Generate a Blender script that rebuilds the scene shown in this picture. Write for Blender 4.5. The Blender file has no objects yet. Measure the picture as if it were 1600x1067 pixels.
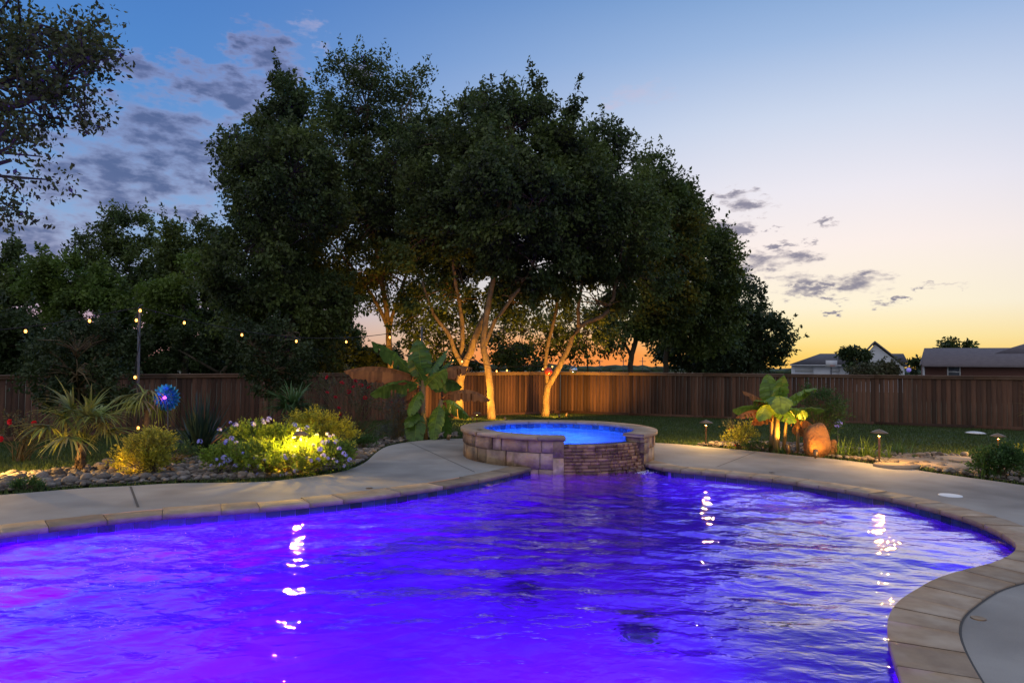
import bpy, math, random
import numpy as np
from mathutils import Vector, Matrix
from mathutils.geometry import delaunay_2d_cdt
R = math.radians
random.seed(7); rng = np.random.default_rng(7)
scn = bpy.context.scene
COL = scn.collection
# ------------------------------------------------------------------ camera
FPX = 1060.0; CH = 1.5; PITCH = math.atan(37.5/FPX); ROLL = R(0.6)
_f = Vector((0, math.cos(PITCH), math.sin(PITCH)))
_r0 = Vector((1, 0, 0)); _u0 = Vector((0, -math.sin(PITCH), math.cos(PITCH)))
_r = _r0*math.cos(ROLL)+_u0*math.sin(ROLL); _u = _u0*math.cos(ROLL)-_r0*math.sin(ROLL)
cam = bpy.data.cameras.new('camera'); camo = bpy.data.objects.new('camera', cam); COL.objects.link(camo)
m = Matrix.Identity(4)
for i in range(3):
    m[i][0] = _r[i]; m[i][1] = _u[i]; m[i][2] = -_f[i]
m[2][3] = CH
camo.matrix_world = m
cam.sensor_width = 36; cam.lens = 36*FPX/1600; cam.clip_end = 6000; cam.clip_start = 0.05
scn.camera = camo
scn.view_settings.view_transform = 'Standard'; scn.view_settings.look = 'None'
scn.view_settings.exposure = 0.0; scn.view_settings.gamma = 1
try:
    scn.cycles.use_denoising = True
    scn.cycles.sample_clamp_indirect = 6
    scn.cycles.max_bounces = 8; scn.cycles.transparent_max_bounces = 12
    scn.cycles.transmission_bounces = 5; scn.cycles.glossy_bounces = 4; scn.cycles.diffuse_bounces = 3
    scn.cycles.caustics_refractive = False; scn.cycles.caustics_reflective = False
except Exception: pass

def ray(px, py):
    return (_f + _r*((px-800)/FPX) + _u*((533.5-py)/FPX))
def P(px, py, z=0.0):                       # pixel of the 1600 px photograph onto a level plane
    d = ray(px, py); t = (z-CH)/d.z
    return Vector((0, 0, CH)) + d*t
def at(px, py, Y):                          # pixel at a depth
    d = ray(px, py); return Vector((0, 0, CH)) + d*(Y/d.y)
def s2l(c):
    return tuple(((v/255)/12.92 if v/255 <= .04045 else ((v/255+.055)/1.055)**2.4) for v in c)

# ------------------------------------------------------------------ world: dusk sky
W = bpy.data.worlds.new('World'); scn.world = W; W.use_nodes = True
nt = W.node_tree; nt.nodes.clear(); L = nt.links
def N(t, **k):
    n = nt.nodes.new(t)
    for a, b in k.items(): setattr(n, a, b)
    return n
def put(sock, v):
    if isinstance(v, (int, float)): sock.default_value = v
    elif isinstance(v, (tuple, list)): sock.default_value = v
    else: L.new(v, sock)
def mth(op, a, b=None, c=None, clamp=False):
    n = N('ShaderNodeMath', operation=op); n.use_clamp = clamp
    put(n.inputs[0], a)
    if b is not None: put(n.inputs[1], b)
    if c is not None: put(n.inputs[2], c)
    return n.outputs[0]
def sstep(v, a, b):
    n = N('ShaderNodeMapRange', interpolation_type='SMOOTHSTEP')
    put(n.inputs[0], v); n.inputs[1].default_value = a; n.inputs[2].default_value = b
    return n.outputs[0]
def cmix(f, a, b, mode='MIX'):
    n = N('ShaderNodeMix', data_type='RGBA', blend_type=mode)
    put(n.inputs[0], f)
    for s, v in ((n.inputs[6], a), (n.inputs[7], b)):
        if isinstance(v, tuple): s.default_value = (*v[:3], 1)
        else: L.new(v, s)
    return n.outputs[2]
def ramp(fac, stops, span=60.0):
    n = N('ShaderNodeValToRGB'); L.new(fac, n.inputs[0]); e = n.color_ramp.elements
    while len(e) < len(stops): e.new(0.5)
    for el, (p, c) in zip(e, stops):
        el.position = p/span
    for el, (p, c) in zip(e, stops): el.color = (*s2l(c), 1)
    return n.outputs[0]
tc = N('ShaderNodeTexCoord'); sep = N('ShaderNodeSeparateXYZ'); L.new(tc.outputs['Generated'], sep.inputs[0])
X, Y, Z = sep.outputs
el = mth('MULTIPLY', mth('ARCSINE', Z), 57.2958)
az = mth('MULTIPLY', mth('ARCTAN2', X, Y), 57.2958)
ef = mth('DIVIDE', mth('MAXIMUM', el, 0), 60.0, clamp=True)
rightc = ramp(ef, [(0, (255, 196, 96)), (1.0, (255, 213, 112)), (2.4, (255, 231, 160)), (4.8, (255, 243, 214)), (9.4, (253, 240, 234)),
                   (13.5, (238, 234, 242)), (19, (206, 217, 238)), (24.5, (160, 187, 226)), (29, (126, 163, 212)), (44, (112, 150, 206)), (60, (205, 213, 232))])
leftc = ramp(ef, [(0, (214, 150, 140)), (2, (206, 158, 160)), (5, (176, 176, 204)), (9, (146, 174, 214)), (15, (110, 156, 212)), (22, (84, 138, 206)),
                  (29, (72, 122, 194)), (44, (80, 124, 192)), (60, (205, 213, 232))])  # top stop of both ramps, out of view, raised above dusk to light the ground
SUNAZ = 25.0
dif = mth('ABSOLUTE', mth('SUBTRACT', az, SUNAZ))
dif = mth('MINIMUM', dif, mth('SUBTRACT', 360.0, dif))
g = mth('SUBTRACT', 1.0, sstep(dif, 2, 56))
sky = cmix(g, leftc, rightc)
# low orange band round the sunset
band = mth('MULTIPLY', mth('SUBTRACT', 1.0, sstep(el, 0.6, 4.2)), mth('SUBTRACT', 1.0, sstep(mth('ABSOLUTE', mth('SUBTRACT', az, 4.0)), 5, 14)))
sky = cmix(mth('MULTIPLY', band, .85), sky, s2l((255, 142, 66)))
# unseen sky behind the camera, brightened as fill for the foreground
back = sstep(dif, 78, 125)
sky = cmix(mth('MULTIPLY', back, .9), sky, s2l((196, 196, 206)))
# clouds: soft patches at fixed directions of the sky, broken up by noise
comb = N('ShaderNodeCombineXYZ'); L.new(az, comb.inputs[0]); L.new(mth('MULTIPLY', el, 2.3), comb.inputs[1])
nz = N('ShaderNodeTexNoise'); nz.inputs['Scale'].default_value = .38; nz.inputs['Detail'].default_value = 8; nz.inputs['Roughness'].default_value = .56
L.new(comb.outputs[0], nz.inputs['Vector'])
nzf = nz.outputs[0]
nz2 = N('ShaderNodeTexNoise'); nz2.inputs['Scale'].default_value = .13; nz2.inputs['Detail'].default_value = 4
L.new(comb.outputs[0], nz2.inputs['Vector'])
nz3 = N('ShaderNodeTexNoise'); nz3.inputs['Scale'].default_value = .9; nz3.inputs['Detail'].default_value = 7; nz3.inputs['Roughness'].default_value = .6
L.new(comb.outputs[0], nz3.inputs['Vector']); n3s = N('ShaderNodeSeparateColor'); L.new(nz3.outputs[1], n3s.inputs[0])
AZW = mth('ADD', az, mth('MULTIPLY', mth('SUBTRACT', n3s.outputs[0], .5), 5.0)); ELW = mth('ADD', el, mth('MULTIPLY', mth('SUBTRACT', n3s.outputs[1], .5), 2.4))
def blobs(lst):
    acc = None
    for (px, py, rx, ry) in lst:
        d = ray(px, py).normalized(); a0 = math.degrees(math.atan2(d.x, d.y)); e0 = math.degrees(math.asin(d.z))
        k = 57.3/FPX; c2 = math.cos(R(a0))
        dx = mth('MULTIPLY', mth('SUBTRACT', AZW, a0), 1/(rx*k*c2)); dy = mth('MULTIPLY', mth('SUBTRACT', ELW, e0), 1/(ry*k*c2))
        v = mth('SUBTRACT', 1.0, mth('ADD', mth('MULTIPLY', dx, dx), mth('MULTIPLY', dy, dy)))
        acc = v if acc is None else mth('MAXIMUM', acc, v)
    return mth('MAXIMUM', acc, -3.0)
big = blobs([(250, 215, 130, 62), (190, 265, 150, 55), (330, 262, 70, 40), (415, 85, 60, 42), (330, 130, 90, 34), (400, 160, 80, 30), (215, 110, 70, 26),
             (60, 370, 120, 34), (255, 330, 90, 18), (150, 300, 120, 50), (440, 110, 40, 30), (560, 110, 30, 14)])
small = blobs([(1155, 312, 44, 15), (1168, 326, 40, 13), (1130, 356, 42, 18), (1150, 366, 32, 10), (1286, 350, 26, 6), (1200, 408, 74, 17), (1238, 405, 40, 16),
               (1240, 436, 42, 12), (1255, 455, 40, 10), (1352, 441, 46, 20), (1300, 440, 26, 10), (1250, 462, 30, 8), (1374, 476, 26, 6), (1305, 492, 16, 5), (1470, 446, 34, 5),
               (1222, 384, 26, 6), (1150, 420, 30, 22), (1214, 360, 16, 4), (1300, 469, 28, 6), (1400, 466, 20, 4), (1265, 380, 12, 5), (1145, 400, 26, 10)])
pinkb = blobs([(480, 42, 30, 20), (508, 76, 20, 14), (1005, 145, 60, 20), (960, 162, 26, 10), (560, 120, 24, 16)])
def alpha(b, amp, lo, hi):
    return sstep(mth('ADD', b, mth('MULTIPLY', mth('SUBTRACT', nzf, .5), amp)), lo, hi)
ab = alpha(big, 4.2, -.25, 1.35)
as_ = alpha(small, 4.6, -.15, 1.35)
ap = alpha(pinkb, 3.0, .1, 1.6)
dark = cmix(nz2.outputs[0], s2l((68, 84, 126)), s2l((98, 106, 148)))
edge = s2l((188, 168, 190))
sky = cmix(mth('MULTIPLY', ab, .85), sky, cmix(ab, edge, dark))
sky = cmix(mth('MULTIPLY', as_, .9), sky, cmix(as_, s2l((214, 200, 200)), s2l((124, 122, 144))))
sky = cmix(mth('MULTIPLY', ap, .42), sky, s2l((208, 190, 208)))
bg = N('ShaderNodeBackground'); L.new(sky, bg.inputs[0]); bg.inputs[1].default_value = 1.0
wo = N('ShaderNodeOutputWorld'); L.new(bg.outputs[0], wo.inputs[0])
W.cycles.sampling_method = 'MANUAL'; W.cycles.sample_map_resolution = 512

# ------------------------------------------------------------------ materials
def material(name, c1, c2=None, scale=6.0, rough=.7, bump=0.0, bscale=30.0, attr=0.0, metal=0.0, detail=5, spec=.4, transl=0.0,
             emit=None, estr=0.0, c3=None, s3=.6, stretch=None, alpha=None, coat=0.0):
    mt = bpy.data.materials.new(name); mt.use_nodes = True
    t = mt.node_tree; t.nodes.clear(); lk = t.links
    out = t.nodes.new('ShaderNodeOutputMaterial'); bs = t.nodes.new('ShaderNodeBsdfPrincipled')
    tcn = t.nodes.new('ShaderNodeTexCoord'); mp = t.nodes.new('ShaderNodeMapping'); lk.new(tcn.outputs['Object'], mp.inputs[0])
    if stretch: mp.inputs['Scale'].default_value = stretch
    def noise(s, d=detail):
        n = t.nodes.new('ShaderNodeTexNoise'); n.inputs['Scale'].default_value = s; n.inputs['Detail'].default_value = d
        n.inputs['Roughness'].default_value = .6
        lk.new(mp.outputs[0], n.inputs['Vector']); return n.outputs[0]
    def mx(f, a, b, mode='MIX'):
        n = t.nodes.new('ShaderNodeMix'); n.data_type = 'RGBA'; n.blend_type = mode
        if isinstance(f, float): n.inputs[0].default_value = f
        else: lk.new(f, n.inputs[0])
        for s, v in ((n.inputs[6], a), (n.inputs[7], b)):
            if isinstance(v, tuple): s.default_value = (*v[:3], 1)
            else: lk.new(v, s)
        return n.outputs[2]
    def contrast(f, a, b):
        n = t.nodes.new('ShaderNodeMapRange'); lk.new(f, n.inputs[0]); n.inputs[1].default_value = a; n.inputs[2].default_value = b
        return n.outputs[0]
    col = c1
    if c2: col = mx(contrast(noise(scale), .3, .7), c1, c2)
    if c3: col = mx(contrast(noise(s3, 3), .45, .68), col, c3)
    if attr:
        a = t.nodes.new('ShaderNodeAttribute'); a.attribute_name = 'rnd'
        r_ = t.nodes.new('ShaderNodeMapRange'); lk.new(a.outputs['Fac'], r_.inputs[0])
        r_.inputs[3].default_value = 1-attr; r_.inputs[4].default_value = 1+attr
        vm = t.nodes.new('ShaderNodeVectorMath'); vm.operation = 'SCALE'
        if isinstance(col, tuple): vm.inputs[0].default_value = col[:3]
        else: lk.new(col, vm.inputs[0])
        lk.new(r_.outputs[0], vm.inputs['Scale']); col = vm.outputs[0]
    if isinstance(col, tuple): bs.inputs['Base Color'].default_value = (*col[:3], 1)
    else: lk.new(col, bs.inputs['Base Color'])
    bs.inputs['Roughness'].default_value = rough; bs.inputs['Metallic'].default_value = metal
    bs.inputs['Specular IOR Level'].default_value = spec
    if coat: bs.inputs['Coat Weight'].default_value = coat
    if emit:
        bs.inputs['Emission Color'].default_value = (*emit, 1); bs.inputs['Emission Strength'].default_value = estr
        mt.cycles.emission_sampling = 'NONE'
    if bump:
        b = t.nodes.new('ShaderNodeBump'); b.inputs['Strength'].default_value = 1; b.inputs['Distance'].default_value = bump
        lk.new(noise(bscale, 6), b.inputs['Height']); lk.new(b.outputs[0], bs.inputs['Normal'])
    sh = bs.outputs[0]
    if transl:
        tr = t.nodes.new('ShaderNodeBsdfTranslucent')
        if isinstance(col, tuple): tr.inputs[0].default_value = (*col[:3], 1)
        else: lk.new(col, tr.inputs[0])
        ms = t.nodes.new('ShaderNodeMixShader'); ms.inputs[0].default_value = transl
        lk.new(sh, ms.inputs[1]); lk.new(tr.outputs[0], ms.inputs[2]); sh = ms.outputs[0]
    lk.new(sh, out.inputs[0])
    return mt
def water_material(name, bump, bscale, passthru=.35, tint=(1, 1, 1), refl=1.0):
    mt = bpy.data.materials.new(name); mt.use_nodes = True
    t = mt.node_tree; t.nodes.clear(); lk = t.links
    out = t.nodes.new('ShaderNodeOutputMaterial')
    tcn = t.nodes.new('ShaderNodeTexCoord')
    mp = t.nodes.new('ShaderNodeMapping'); mp.inputs['Scale'].default_value = (.7, 1.25, 1); mp.inputs['Rotation'].default_value = (0, 0, .25); lk.new(tcn.outputs['Object'], mp.inputs[0])
    n = t.nodes.new('ShaderNodeTexNoise'); n.inputs['Scale'].default_value = bscale; n.inputs['Detail'].default_value = 2.5
    n.inputs['Distortion'].default_value = .5
    lk.new(mp.outputs[0], n.inputs['Vector'])
    b = t.nodes.new('ShaderNodeBump'); b.inputs['Distance'].default_value = bump; lk.new(n.outputs[0], b.inputs['Height'])
    fr = t.nodes.new('ShaderNodeFresnel'); fr.inputs[0].default_value = 1.33; lk.new(b.outputs[0], fr.inputs['Normal'])
    gl = t.nodes.new('ShaderNodeBsdfGlossy'); gl.inputs['Roughness'].default_value = .015; lk.new(b.outputs[0], gl.inputs['Normal'])
    rf = t.nodes.new('ShaderNodeBsdfRefraction'); rf.inputs['IOR'].default_value = 1.33; rf.inputs['Roughness'].default_value = .0; lk.new(b.outputs[0], rf.inputs['Normal'])
    rf.inputs[0].default_value = (*tint, 1)
    tp = t.nodes.new('ShaderNodeBsdfTransparent'); tp.inputs[0].default_value = (tint[0]*.8, tint[1]*.55, tint[2], 1)
    m1 = t.nodes.new('ShaderNodeMixShader'); m1.inputs[0].default_value = passthru; lk.new(rf.outputs[0], m1.inputs[1]); lk.new(tp.outputs[0], m1.inputs[2])
    m2 = t.nodes.new('ShaderNodeMixShader'); fp = t.nodes.new('ShaderNodeMath'); fp.operation = 'POWER'; fp.inputs[1].default_value = 2.4; lk.new(fr.outputs[0], fp.inputs[0]); fm = t.nodes.new('ShaderNodeMath'); fm.operation = 'MULTIPLY'; fm.inputs[1].default_value = refl; lk.new(fp.outputs[0], fm.inputs[0]); fn = t.nodes.new('ShaderNodeMath'); fn.operation = 'MINIMUM'; fn.inputs[1].default_value = .68; lk.new(fm.outputs[0], fn.inputs[0]); lk.new(fn.outputs[0], m2.inputs[0]); lk.new(m1.outputs[0], m2.inputs[1]); lk.new(gl.outputs[0], m2.inputs[2])
    lk.new(m2.outputs[0], out.inputs[0]); return mt

MT = {}
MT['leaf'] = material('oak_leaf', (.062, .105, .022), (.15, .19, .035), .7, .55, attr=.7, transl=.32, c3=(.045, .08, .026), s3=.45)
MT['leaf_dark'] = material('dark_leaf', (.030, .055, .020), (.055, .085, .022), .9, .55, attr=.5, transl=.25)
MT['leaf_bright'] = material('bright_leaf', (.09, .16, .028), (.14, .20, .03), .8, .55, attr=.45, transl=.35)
MT['leaf_near'] = material('near_leaf', (.06, .09, .018), (.12, .14, .025), 1.5, .45, attr=.5, transl=.25)
MT['bark'] = material('bark', (.12, .08, .045), (.28, .20, .11), 7, .9, bump=.07, bscale=11, stretch=(1, 1, .45))
MT['bark_far'] = material('bark_far', (.06, .045, .03), (.10, .08, .055), 5, .9)
MT['grass'] = material('lawn', (.030, .060, .018), (.060, .090, .024), 1.2, .9, bump=.03, bscale=40, c3=(.085, .085, .034), s3=.35)
MT['blade'] = material('grass_blade', (.05, .095, .022), (.085, .12, .032), 1.5, .7, attr=.5, transl=.3)
MT['field'] = material('dry_field', (.16, .13, .07), (.10, .10, .05), .02, .95)
MT['concrete'] = material('concrete', (.33, .30, .265), (.41, .38, .34), 1.6, .85, bump=.005, bscale=110, c3=(.21, .19, .17), s3=.55, detail=9)
MT['joint'] = material('joint', (.09, .085, .08), rough=.9)
MT['coping'] = material('coping_stone', (.30, .21, .13), (.44, .33, .22), 5, .75, bump=.012, bscale=22, attr=.34, c3=(.26, .19, .13), s3=2.2)
MT['coping2'] = material('coping_paver', (.40, .29, .19), (.30, .21, .14), 7, .75, bump=.004, bscale=40, attr=.16, c3=(.46, .36, .26), s3=3)
MT['grout'] = material('grout', (.30, .27, .23), (.24, .21, .18), 12, .95)
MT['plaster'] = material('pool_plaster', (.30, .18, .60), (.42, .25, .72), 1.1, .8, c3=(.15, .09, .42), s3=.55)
MT['tile'] = material('waterline_tile', (.015, .02, .06), (.035, .06, .15), 9, .22, attr=.6, spec=.6)
MT['spatile'] = material('spa_tile', (.02, .10, .30), (.06, .24, .50), 9, .25, attr=.6, spec=.6)
MT['stone'] = material('spa_stone', (.48, .30, .16), (.64, .49, .33), 3.5, .85, bump=.02, bscale=18, attr=.45, c3=(.20, .13, .09), s3=3.0)
MT['ledger'] = material('ledger_stone', (.30, .16, .08), (.48, .29, .16), 6, .55, bump=.012, bscale=26, attr=.45, c3=(.15, .08, .05), s3=5)
MT['rock'] = material('river_rock', (.13, .115, .10), (.28, .25, .215), 5, .8, bump=.008, bscale=30, attr=.5, c3=(.20, .14, .10), s3=3)
MT['boulder'] = material('boulder_stone', (.24, .10, .04), (.40, .20, .08), 4, .85, bump=.09, bscale=6, c3=(.14, .06, .03), s3=3)
MT['soil'] = material('bed_soil', (.10, .08, .06), (.17, .14, .11), 9, .95, bump=.03, bscale=18)
MT['fence'] = material('cedar_fence', (.078, .038, .023), (.125, .062, .036), 3, .8, bump=.008, bscale=24, attr=.55, stretch=(4, 4, .5), c3=(.075, .04, .025), s3=1.6)
MT['fencecap'] = material('fence_cap_wood', (.16, .10, .07), (.22, .15, .11), 3, .8, attr=.2)
MT['bronze'] = material('bronze_metal', (.30, .19, .10), (.22, .13, .07), 12, .42, metal=.7)
MT['pole'] = material('dark_pole', (.10, .10, .11), (.14, .14, .15), 8, .5, metal=.5)
MT['cable'] = material('cable', (.015, .015, .015), rough=.6)
MT['bulb'] = material('bulb_glow', (.9, .6, .3), emit=(1, .40, .07), estr=6, rough=.3)
MT['lens'] = material('lamp_lens', (.9, .7, .4), emit=(1, .62, .22), estr=9, rough=.4)
MT['palm'] = material('palm_leaf', (.20, .26, .04), (.32, .34, .08), 3, .5, attr=.45, transl=.3, c3=(.30, .26, .10), s3=1.6)
MT['palm2'] = material('fan_leaf', (.06, .13, .04), (.11, .19, .06), 3, .5, attr=.45, transl=.3)
MT['palmtrunk'] = material('palm_trunk_fibre', (.13, .08, .045), (.22, .15, .08), 20, .95, bump=.02, bscale=40)
MT['yucca'] = material('yucca_leaf', (.018, .045, .030), (.04, .075, .05), 3, .45, attr=.4, transl=.1)
MT['gold'] = material('gold_shrub_leaf', (.36, .36, .03), (.52, .48, .06), 3, .6, attr=.45, transl=.3)
MT['plumb'] = material('plumbago_leaf', (.16, .26, .025), (.28, .36, .04), 3, .5, attr=.45, transl=.35)
MT['blueflower'] = material('blue_petal', (.34, .36, .74), (.52, .50, .85), 14, .6, attr=.2, transl=.3)
MT['redflower'] = material('red_petal', (.62, .02, .05), (.42, .01, .03), 20, .5, attr=.2, transl=.2)
MT['rosestem'] = material('rose_stem', (.10, .10, .04), (.16, .10, .06), 9, .7)
MT['roseleaf'] = material('rose_leaf', (.07, .10, .04), (.14, .11, .06), 4, .5, attr=.5, transl=.3)
MT['banana'] = material('banana_leaf', (.07, .16, .03), (.13, .24, .04), 2.2, .35, attr=.3, transl=.4, spec=.5)
MT['banana_y'] = material('banana_leaf_lime', (.17, .30, .03), (.26, .38, .05), 2.2, .35, attr=.25, transl=.45, spec=.5)
MT['bananadry'] = material('dry_banana_leaf', (.44, .18, .045), (.27, .11, .035), 4, .7, attr=.35, transl=.4)
MT['stemb'] = material('banana_stem', (.20, .16, .06), (.32, .20, .09), 9, .6, bump=.01, bscale=14, stretch=(1, 1, .3))
MT['spruce'] = material('blue_spruce_needle', (.06, .075, .07), (.11, .12, .10), 5, .7, attr=.4)
MT['fern'] = material('feathery_leaf', (.05, .12, .03), (.10, .18, .04), 3, .5, attr=.4, transl=.35)
MT['lily'] = material('strap_leaf', (.12, .22, .03), (.24, .32, .05), 3, .5, attr=.4, transl=.35)
MT['roof'] = material('shingle', (.085, .085, .10), (.12, .12, .14), 3, .9, attr=.15, bump=.01, bscale=9)
MT['roof2'] = material('brown_shingle', (.14, .12, .13), (.18, .155, .165), 3, .9, bump=.01, bscale=9)
MT['siding'] = material('white_siding', (.72, .76, .82), (.64, .68, .74), 2, .8, stretch=(.3, .3, 8))
MT['brick'] = material('dark_brick', (.12, .055, .045), (.17, .08, .06), 9, .9, stretch=(1, 1, 3))
MT['trim'] = material('white_trim', (.62, .64, .68), rough=.6)
MT['glass'] = material('window_glass', (.10, .12, .16), rough=.08, spec=.8)
MT['garage'] = material('garage_panel', (.60, .64, .70), (.55, .58, .64), 2, .6)
MT['white'] = material('white_plastic', (.80, .80, .80), rough=.4)
MT['chrome'] = material('mirror_ball', (.75, .72, .85), (.5, .75, .8), 9, .12, metal=.9)
MT['redglass'] = material('red_glass', (.6, .03, .03), (.8, .15, .05), 12, .15, spec=.7)
MT['violetglass'] = material('violet_glass', (.35, .35, .9), (.6, .45, .9), 7, .12, spec=.8, emit=(.18, .16, .9), estr=.25)
MT['spinblue'] = material('spinner_blue', (.02, .30, .62), (.02, .12, .75), 10, .25, metal=.6, spec=.7, attr=.4)
MT['spinteal'] = material('spinner_teal', (.03, .42, .50), (.05, .3, .55), 10, .25, metal=.6, spec=.7, attr=.4)
MT['spinlight'] = material('spinner_light', (.6, .1, .9), emit=(.75, .10, 1.0), estr=3.5, rough=.4)
MT['drain'] = material('drain_cover', (.03, .03, .06), rough=.5)
MT['flag'] = material('flagstone', (.48, .36, .24), (.38, .28, .19), 4, .85, bump=.012, bscale=16, attr=.2)
MT['poollens'] = material('pool_lens', (.7, .5, .9), emit=(.38, .06, 1.0), estr=7, rough=.3)
MT['water'] = water_material('pool_water', .0085, 9.5, .26, refl=26.0)
MT['spawater'] = water_material('spa_water', .012, 5.5)

# ------------------------------------------------------------------ mesh helpers
class MB:
    def __init__(s): s.V = []; s.n = 0; s.Fi = []; s.Fr = []
    def add(s, V, F, r=None):
        V = np.asarray(V, float).reshape(-1, 3); s.V.append(V)
        for k, f in enumerate(F):
            s.Fi.append([i+s.n for i in f]); s.Fr.append(random.random() if r is None else r)
        s.n += len(V)
    def quads(s, V, F, Rr):        # arrays
        if not hasattr(s, 'blk'): s.blk = []
        s.V.append(V); s.blk.append((F+s.n, Rr)); s.n += len(V)
    def tube(s, pts, rad, n=7, r=None, cap=True):
        pts = [Vector(p) for p in pts]; k = len(pts)
        if isinstance(rad, (int, float)): rad = [rad]*k
        V = []; F = []
        up = Vector((.13, .07, 1)).normalized()
        for i, p in enumerate(pts):
            d = (pts[min(i+1, k-1)]-pts[max(i-1, 0)])
            d = d.normalized() if d.length > 1e-9 else Vector((0, 0, 1))
            a = d.cross(up if abs(d.dot(up)) < .92 else Vector((1, .1, 0))).normalized(); b = d.cross(a)
            for j in range(n):
                t = 2*math.pi*j/n; V.append(p+(a*math.cos(t)+b*math.sin(t))*rad[i])
        for i in range(k-1):
            for j in range(n):
                j2 = (j+1) % n; F.append((i*n+j, i*n+j2, (i+1)*n+j2, (i+1)*n+j))
        if cap: F.append(tuple(range(n))[::-1]); F.append(tuple((k-1)*n+j for j in range(n)))
        s.add([tuple(v) for v in V], F, random.random() if r is None else r)
    def box(s, lo, hi, r=None, M=None):
        x0, y0, z0 = lo; x1, y1, z1 = hi
        V = [(x0, y0, z0), (x1, y0, z0), (x1, y1, z0), (x0, y1, z0), (x0, y0, z1), (x1, y0, z1), (x1, y1, z1), (x0, y1, z1)]
        if M is not None: V = [tuple(M @ Vector(v)) for v in V]
        s.add(V, [(0, 3, 2, 1), (4, 5, 6, 7), (0, 1, 5, 4), (1, 2, 6, 5), (2, 3, 7, 6), (3, 0, 4, 7)], random.random() if r is None else r)
    def lathe(s, prof, c, n=20, r=None):
        V = []; F = []; k = len(prof)
        for (ra, z) in prof:
            for j in range(n):
                t = 2*math.pi*j/n; V.append((c[0]+ra*math.cos(t), c[1]+ra*math.sin(t), c[2]+z))
        for i in range(k-1):
            for j in range(n):
                j2 = (j+1) % n; F.append((i*n+j, i*n+j2, (i+1)*n+j2, (i+1)*n+j))
        s.add(V, F, random.random() if r is None else r)
    def strip(s, pts, wid, side, r=None, fold=0.0, nrm=None):   # blade along pts, widths, side vector(s)
        V = []; F = []; k = len(pts)
        for i, p in enumerate(pts):
            sd = side[i] if isinstance(side, list) else side
            w = wid[i]; nn = (nrm[i] if nrm else Vector((0, 0, 1)))*fold*w
            V += [tuple(p-sd*w+nn), tuple(p), tuple(p+sd*w+nn)]
        for i in range(k-1):
            a = i*3; F += [(a, a+1, a+4, a+3), (a+1, a+2, a+5, a+4)]
        s.add(V, F, random.random() if r is None else r)
    def build(s, name, mt, parent=None, smooth=True, origin=None):
        V = np.concatenate(s.V) if s.V else np.zeros((0, 3))
        root = parent
        while root is not None and root.parent is not None: root = root.parent
        o0 = Vector(origin) if origin is not None else (root.location.copy() if root else Vector((0, 0, 0)))
        V = V-np.array(o0)
        me = bpy.data.meshes.new(name)
        sizes = [len(f) for f in s.Fi]; idx = [i for f in s.Fi for i in f]; rr = list(s.Fr)
        idx = np.array(idx, np.int32); sizes = np.array(sizes, np.int32); rr = np.array(rr, np.float32)
        for (F, Rr) in getattr(s, 'blk', []):
            idx = np.concatenate([idx, F.reshape(-1).astype(np.int32)]); sizes = np.concatenate([sizes, np.full(len(F), F.shape[1], np.int32)])
            rr = np.concatenate([rr, Rr.astype(np.float32)])
        me.vertices.add(len(V)); me.vertices.foreach_set('co', V.astype(np.float32).ravel())
        me.loops.add(len(idx)); me.loops.foreach_set('vertex_index', idx)
        st = np.concatenate([[0], np.cumsum(sizes)[:-1]]).astype(np.int32) if len(sizes) else np.zeros(0, np.int32)
        me.polygons.add(len(sizes)); me.polygons.foreach_set('loop_start', st)
        try: me.polygons.foreach_set('loop_total', sizes)
        except Exception: pass
        me.update(calc_edges=True)
        at_ = me.attributes.new('rnd', 'FLOAT', 'FACE'); at_.data.foreach_set('value', rr)
        if smooth: me.polygons.foreach_set('use_smooth', np.ones(len(sizes), bool))
        me.materials.append(mt)
        ob = bpy.data.objects.new(name, me); COL.objects.link(ob)
        if parent: ob.parent = parent
        elif origin is not None: ob.location = o0
        return ob
def tag(o, label, cat, group=None, kind=None):
    if label: o['label'] = label
    if cat: o['category'] = cat
    if group: o['group'] = group
    if kind: o['kind'] = kind
    return o
def struct(o): o['kind'] = 'structure'; return o
def thing(name, loc, label, cat, group=None):
    o = bpy.data.objects.new(name, None); o.location = loc; COL.objects.link(o); o.empty_display_size = .1
    return tag(o, label, cat, group)
def copy_tree(o, parent=None):
    c = o.copy(); COL.objects.link(c)
    if parent: c.parent = parent
    for ch in list(o.children): copy_tree(ch, c)
    return c
def lamp(name, kind, loc, col, power, parent=None, radius=.03, target=None, angle=90, blend=.5):
    l = bpy.data.lights.new(name, kind); l.color = col; l.energy = power
    l.shadow_soft_size = radius
    if kind == 'SPOT': l.spot_size = R(angle); l.spot_blend = blend
    o = bpy.data.objects.new(name, l); COL.objects.link(o)
    root = parent.location if parent else Vector((0, 0, 0))
    o.location = Vector(loc)-root
    if target is not None: o.rotation_euler = (Vector(target)-Vector(loc)).to_track_quat('-Z', 'Y').to_euler()
    if parent: o.parent = parent
    return o

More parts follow.
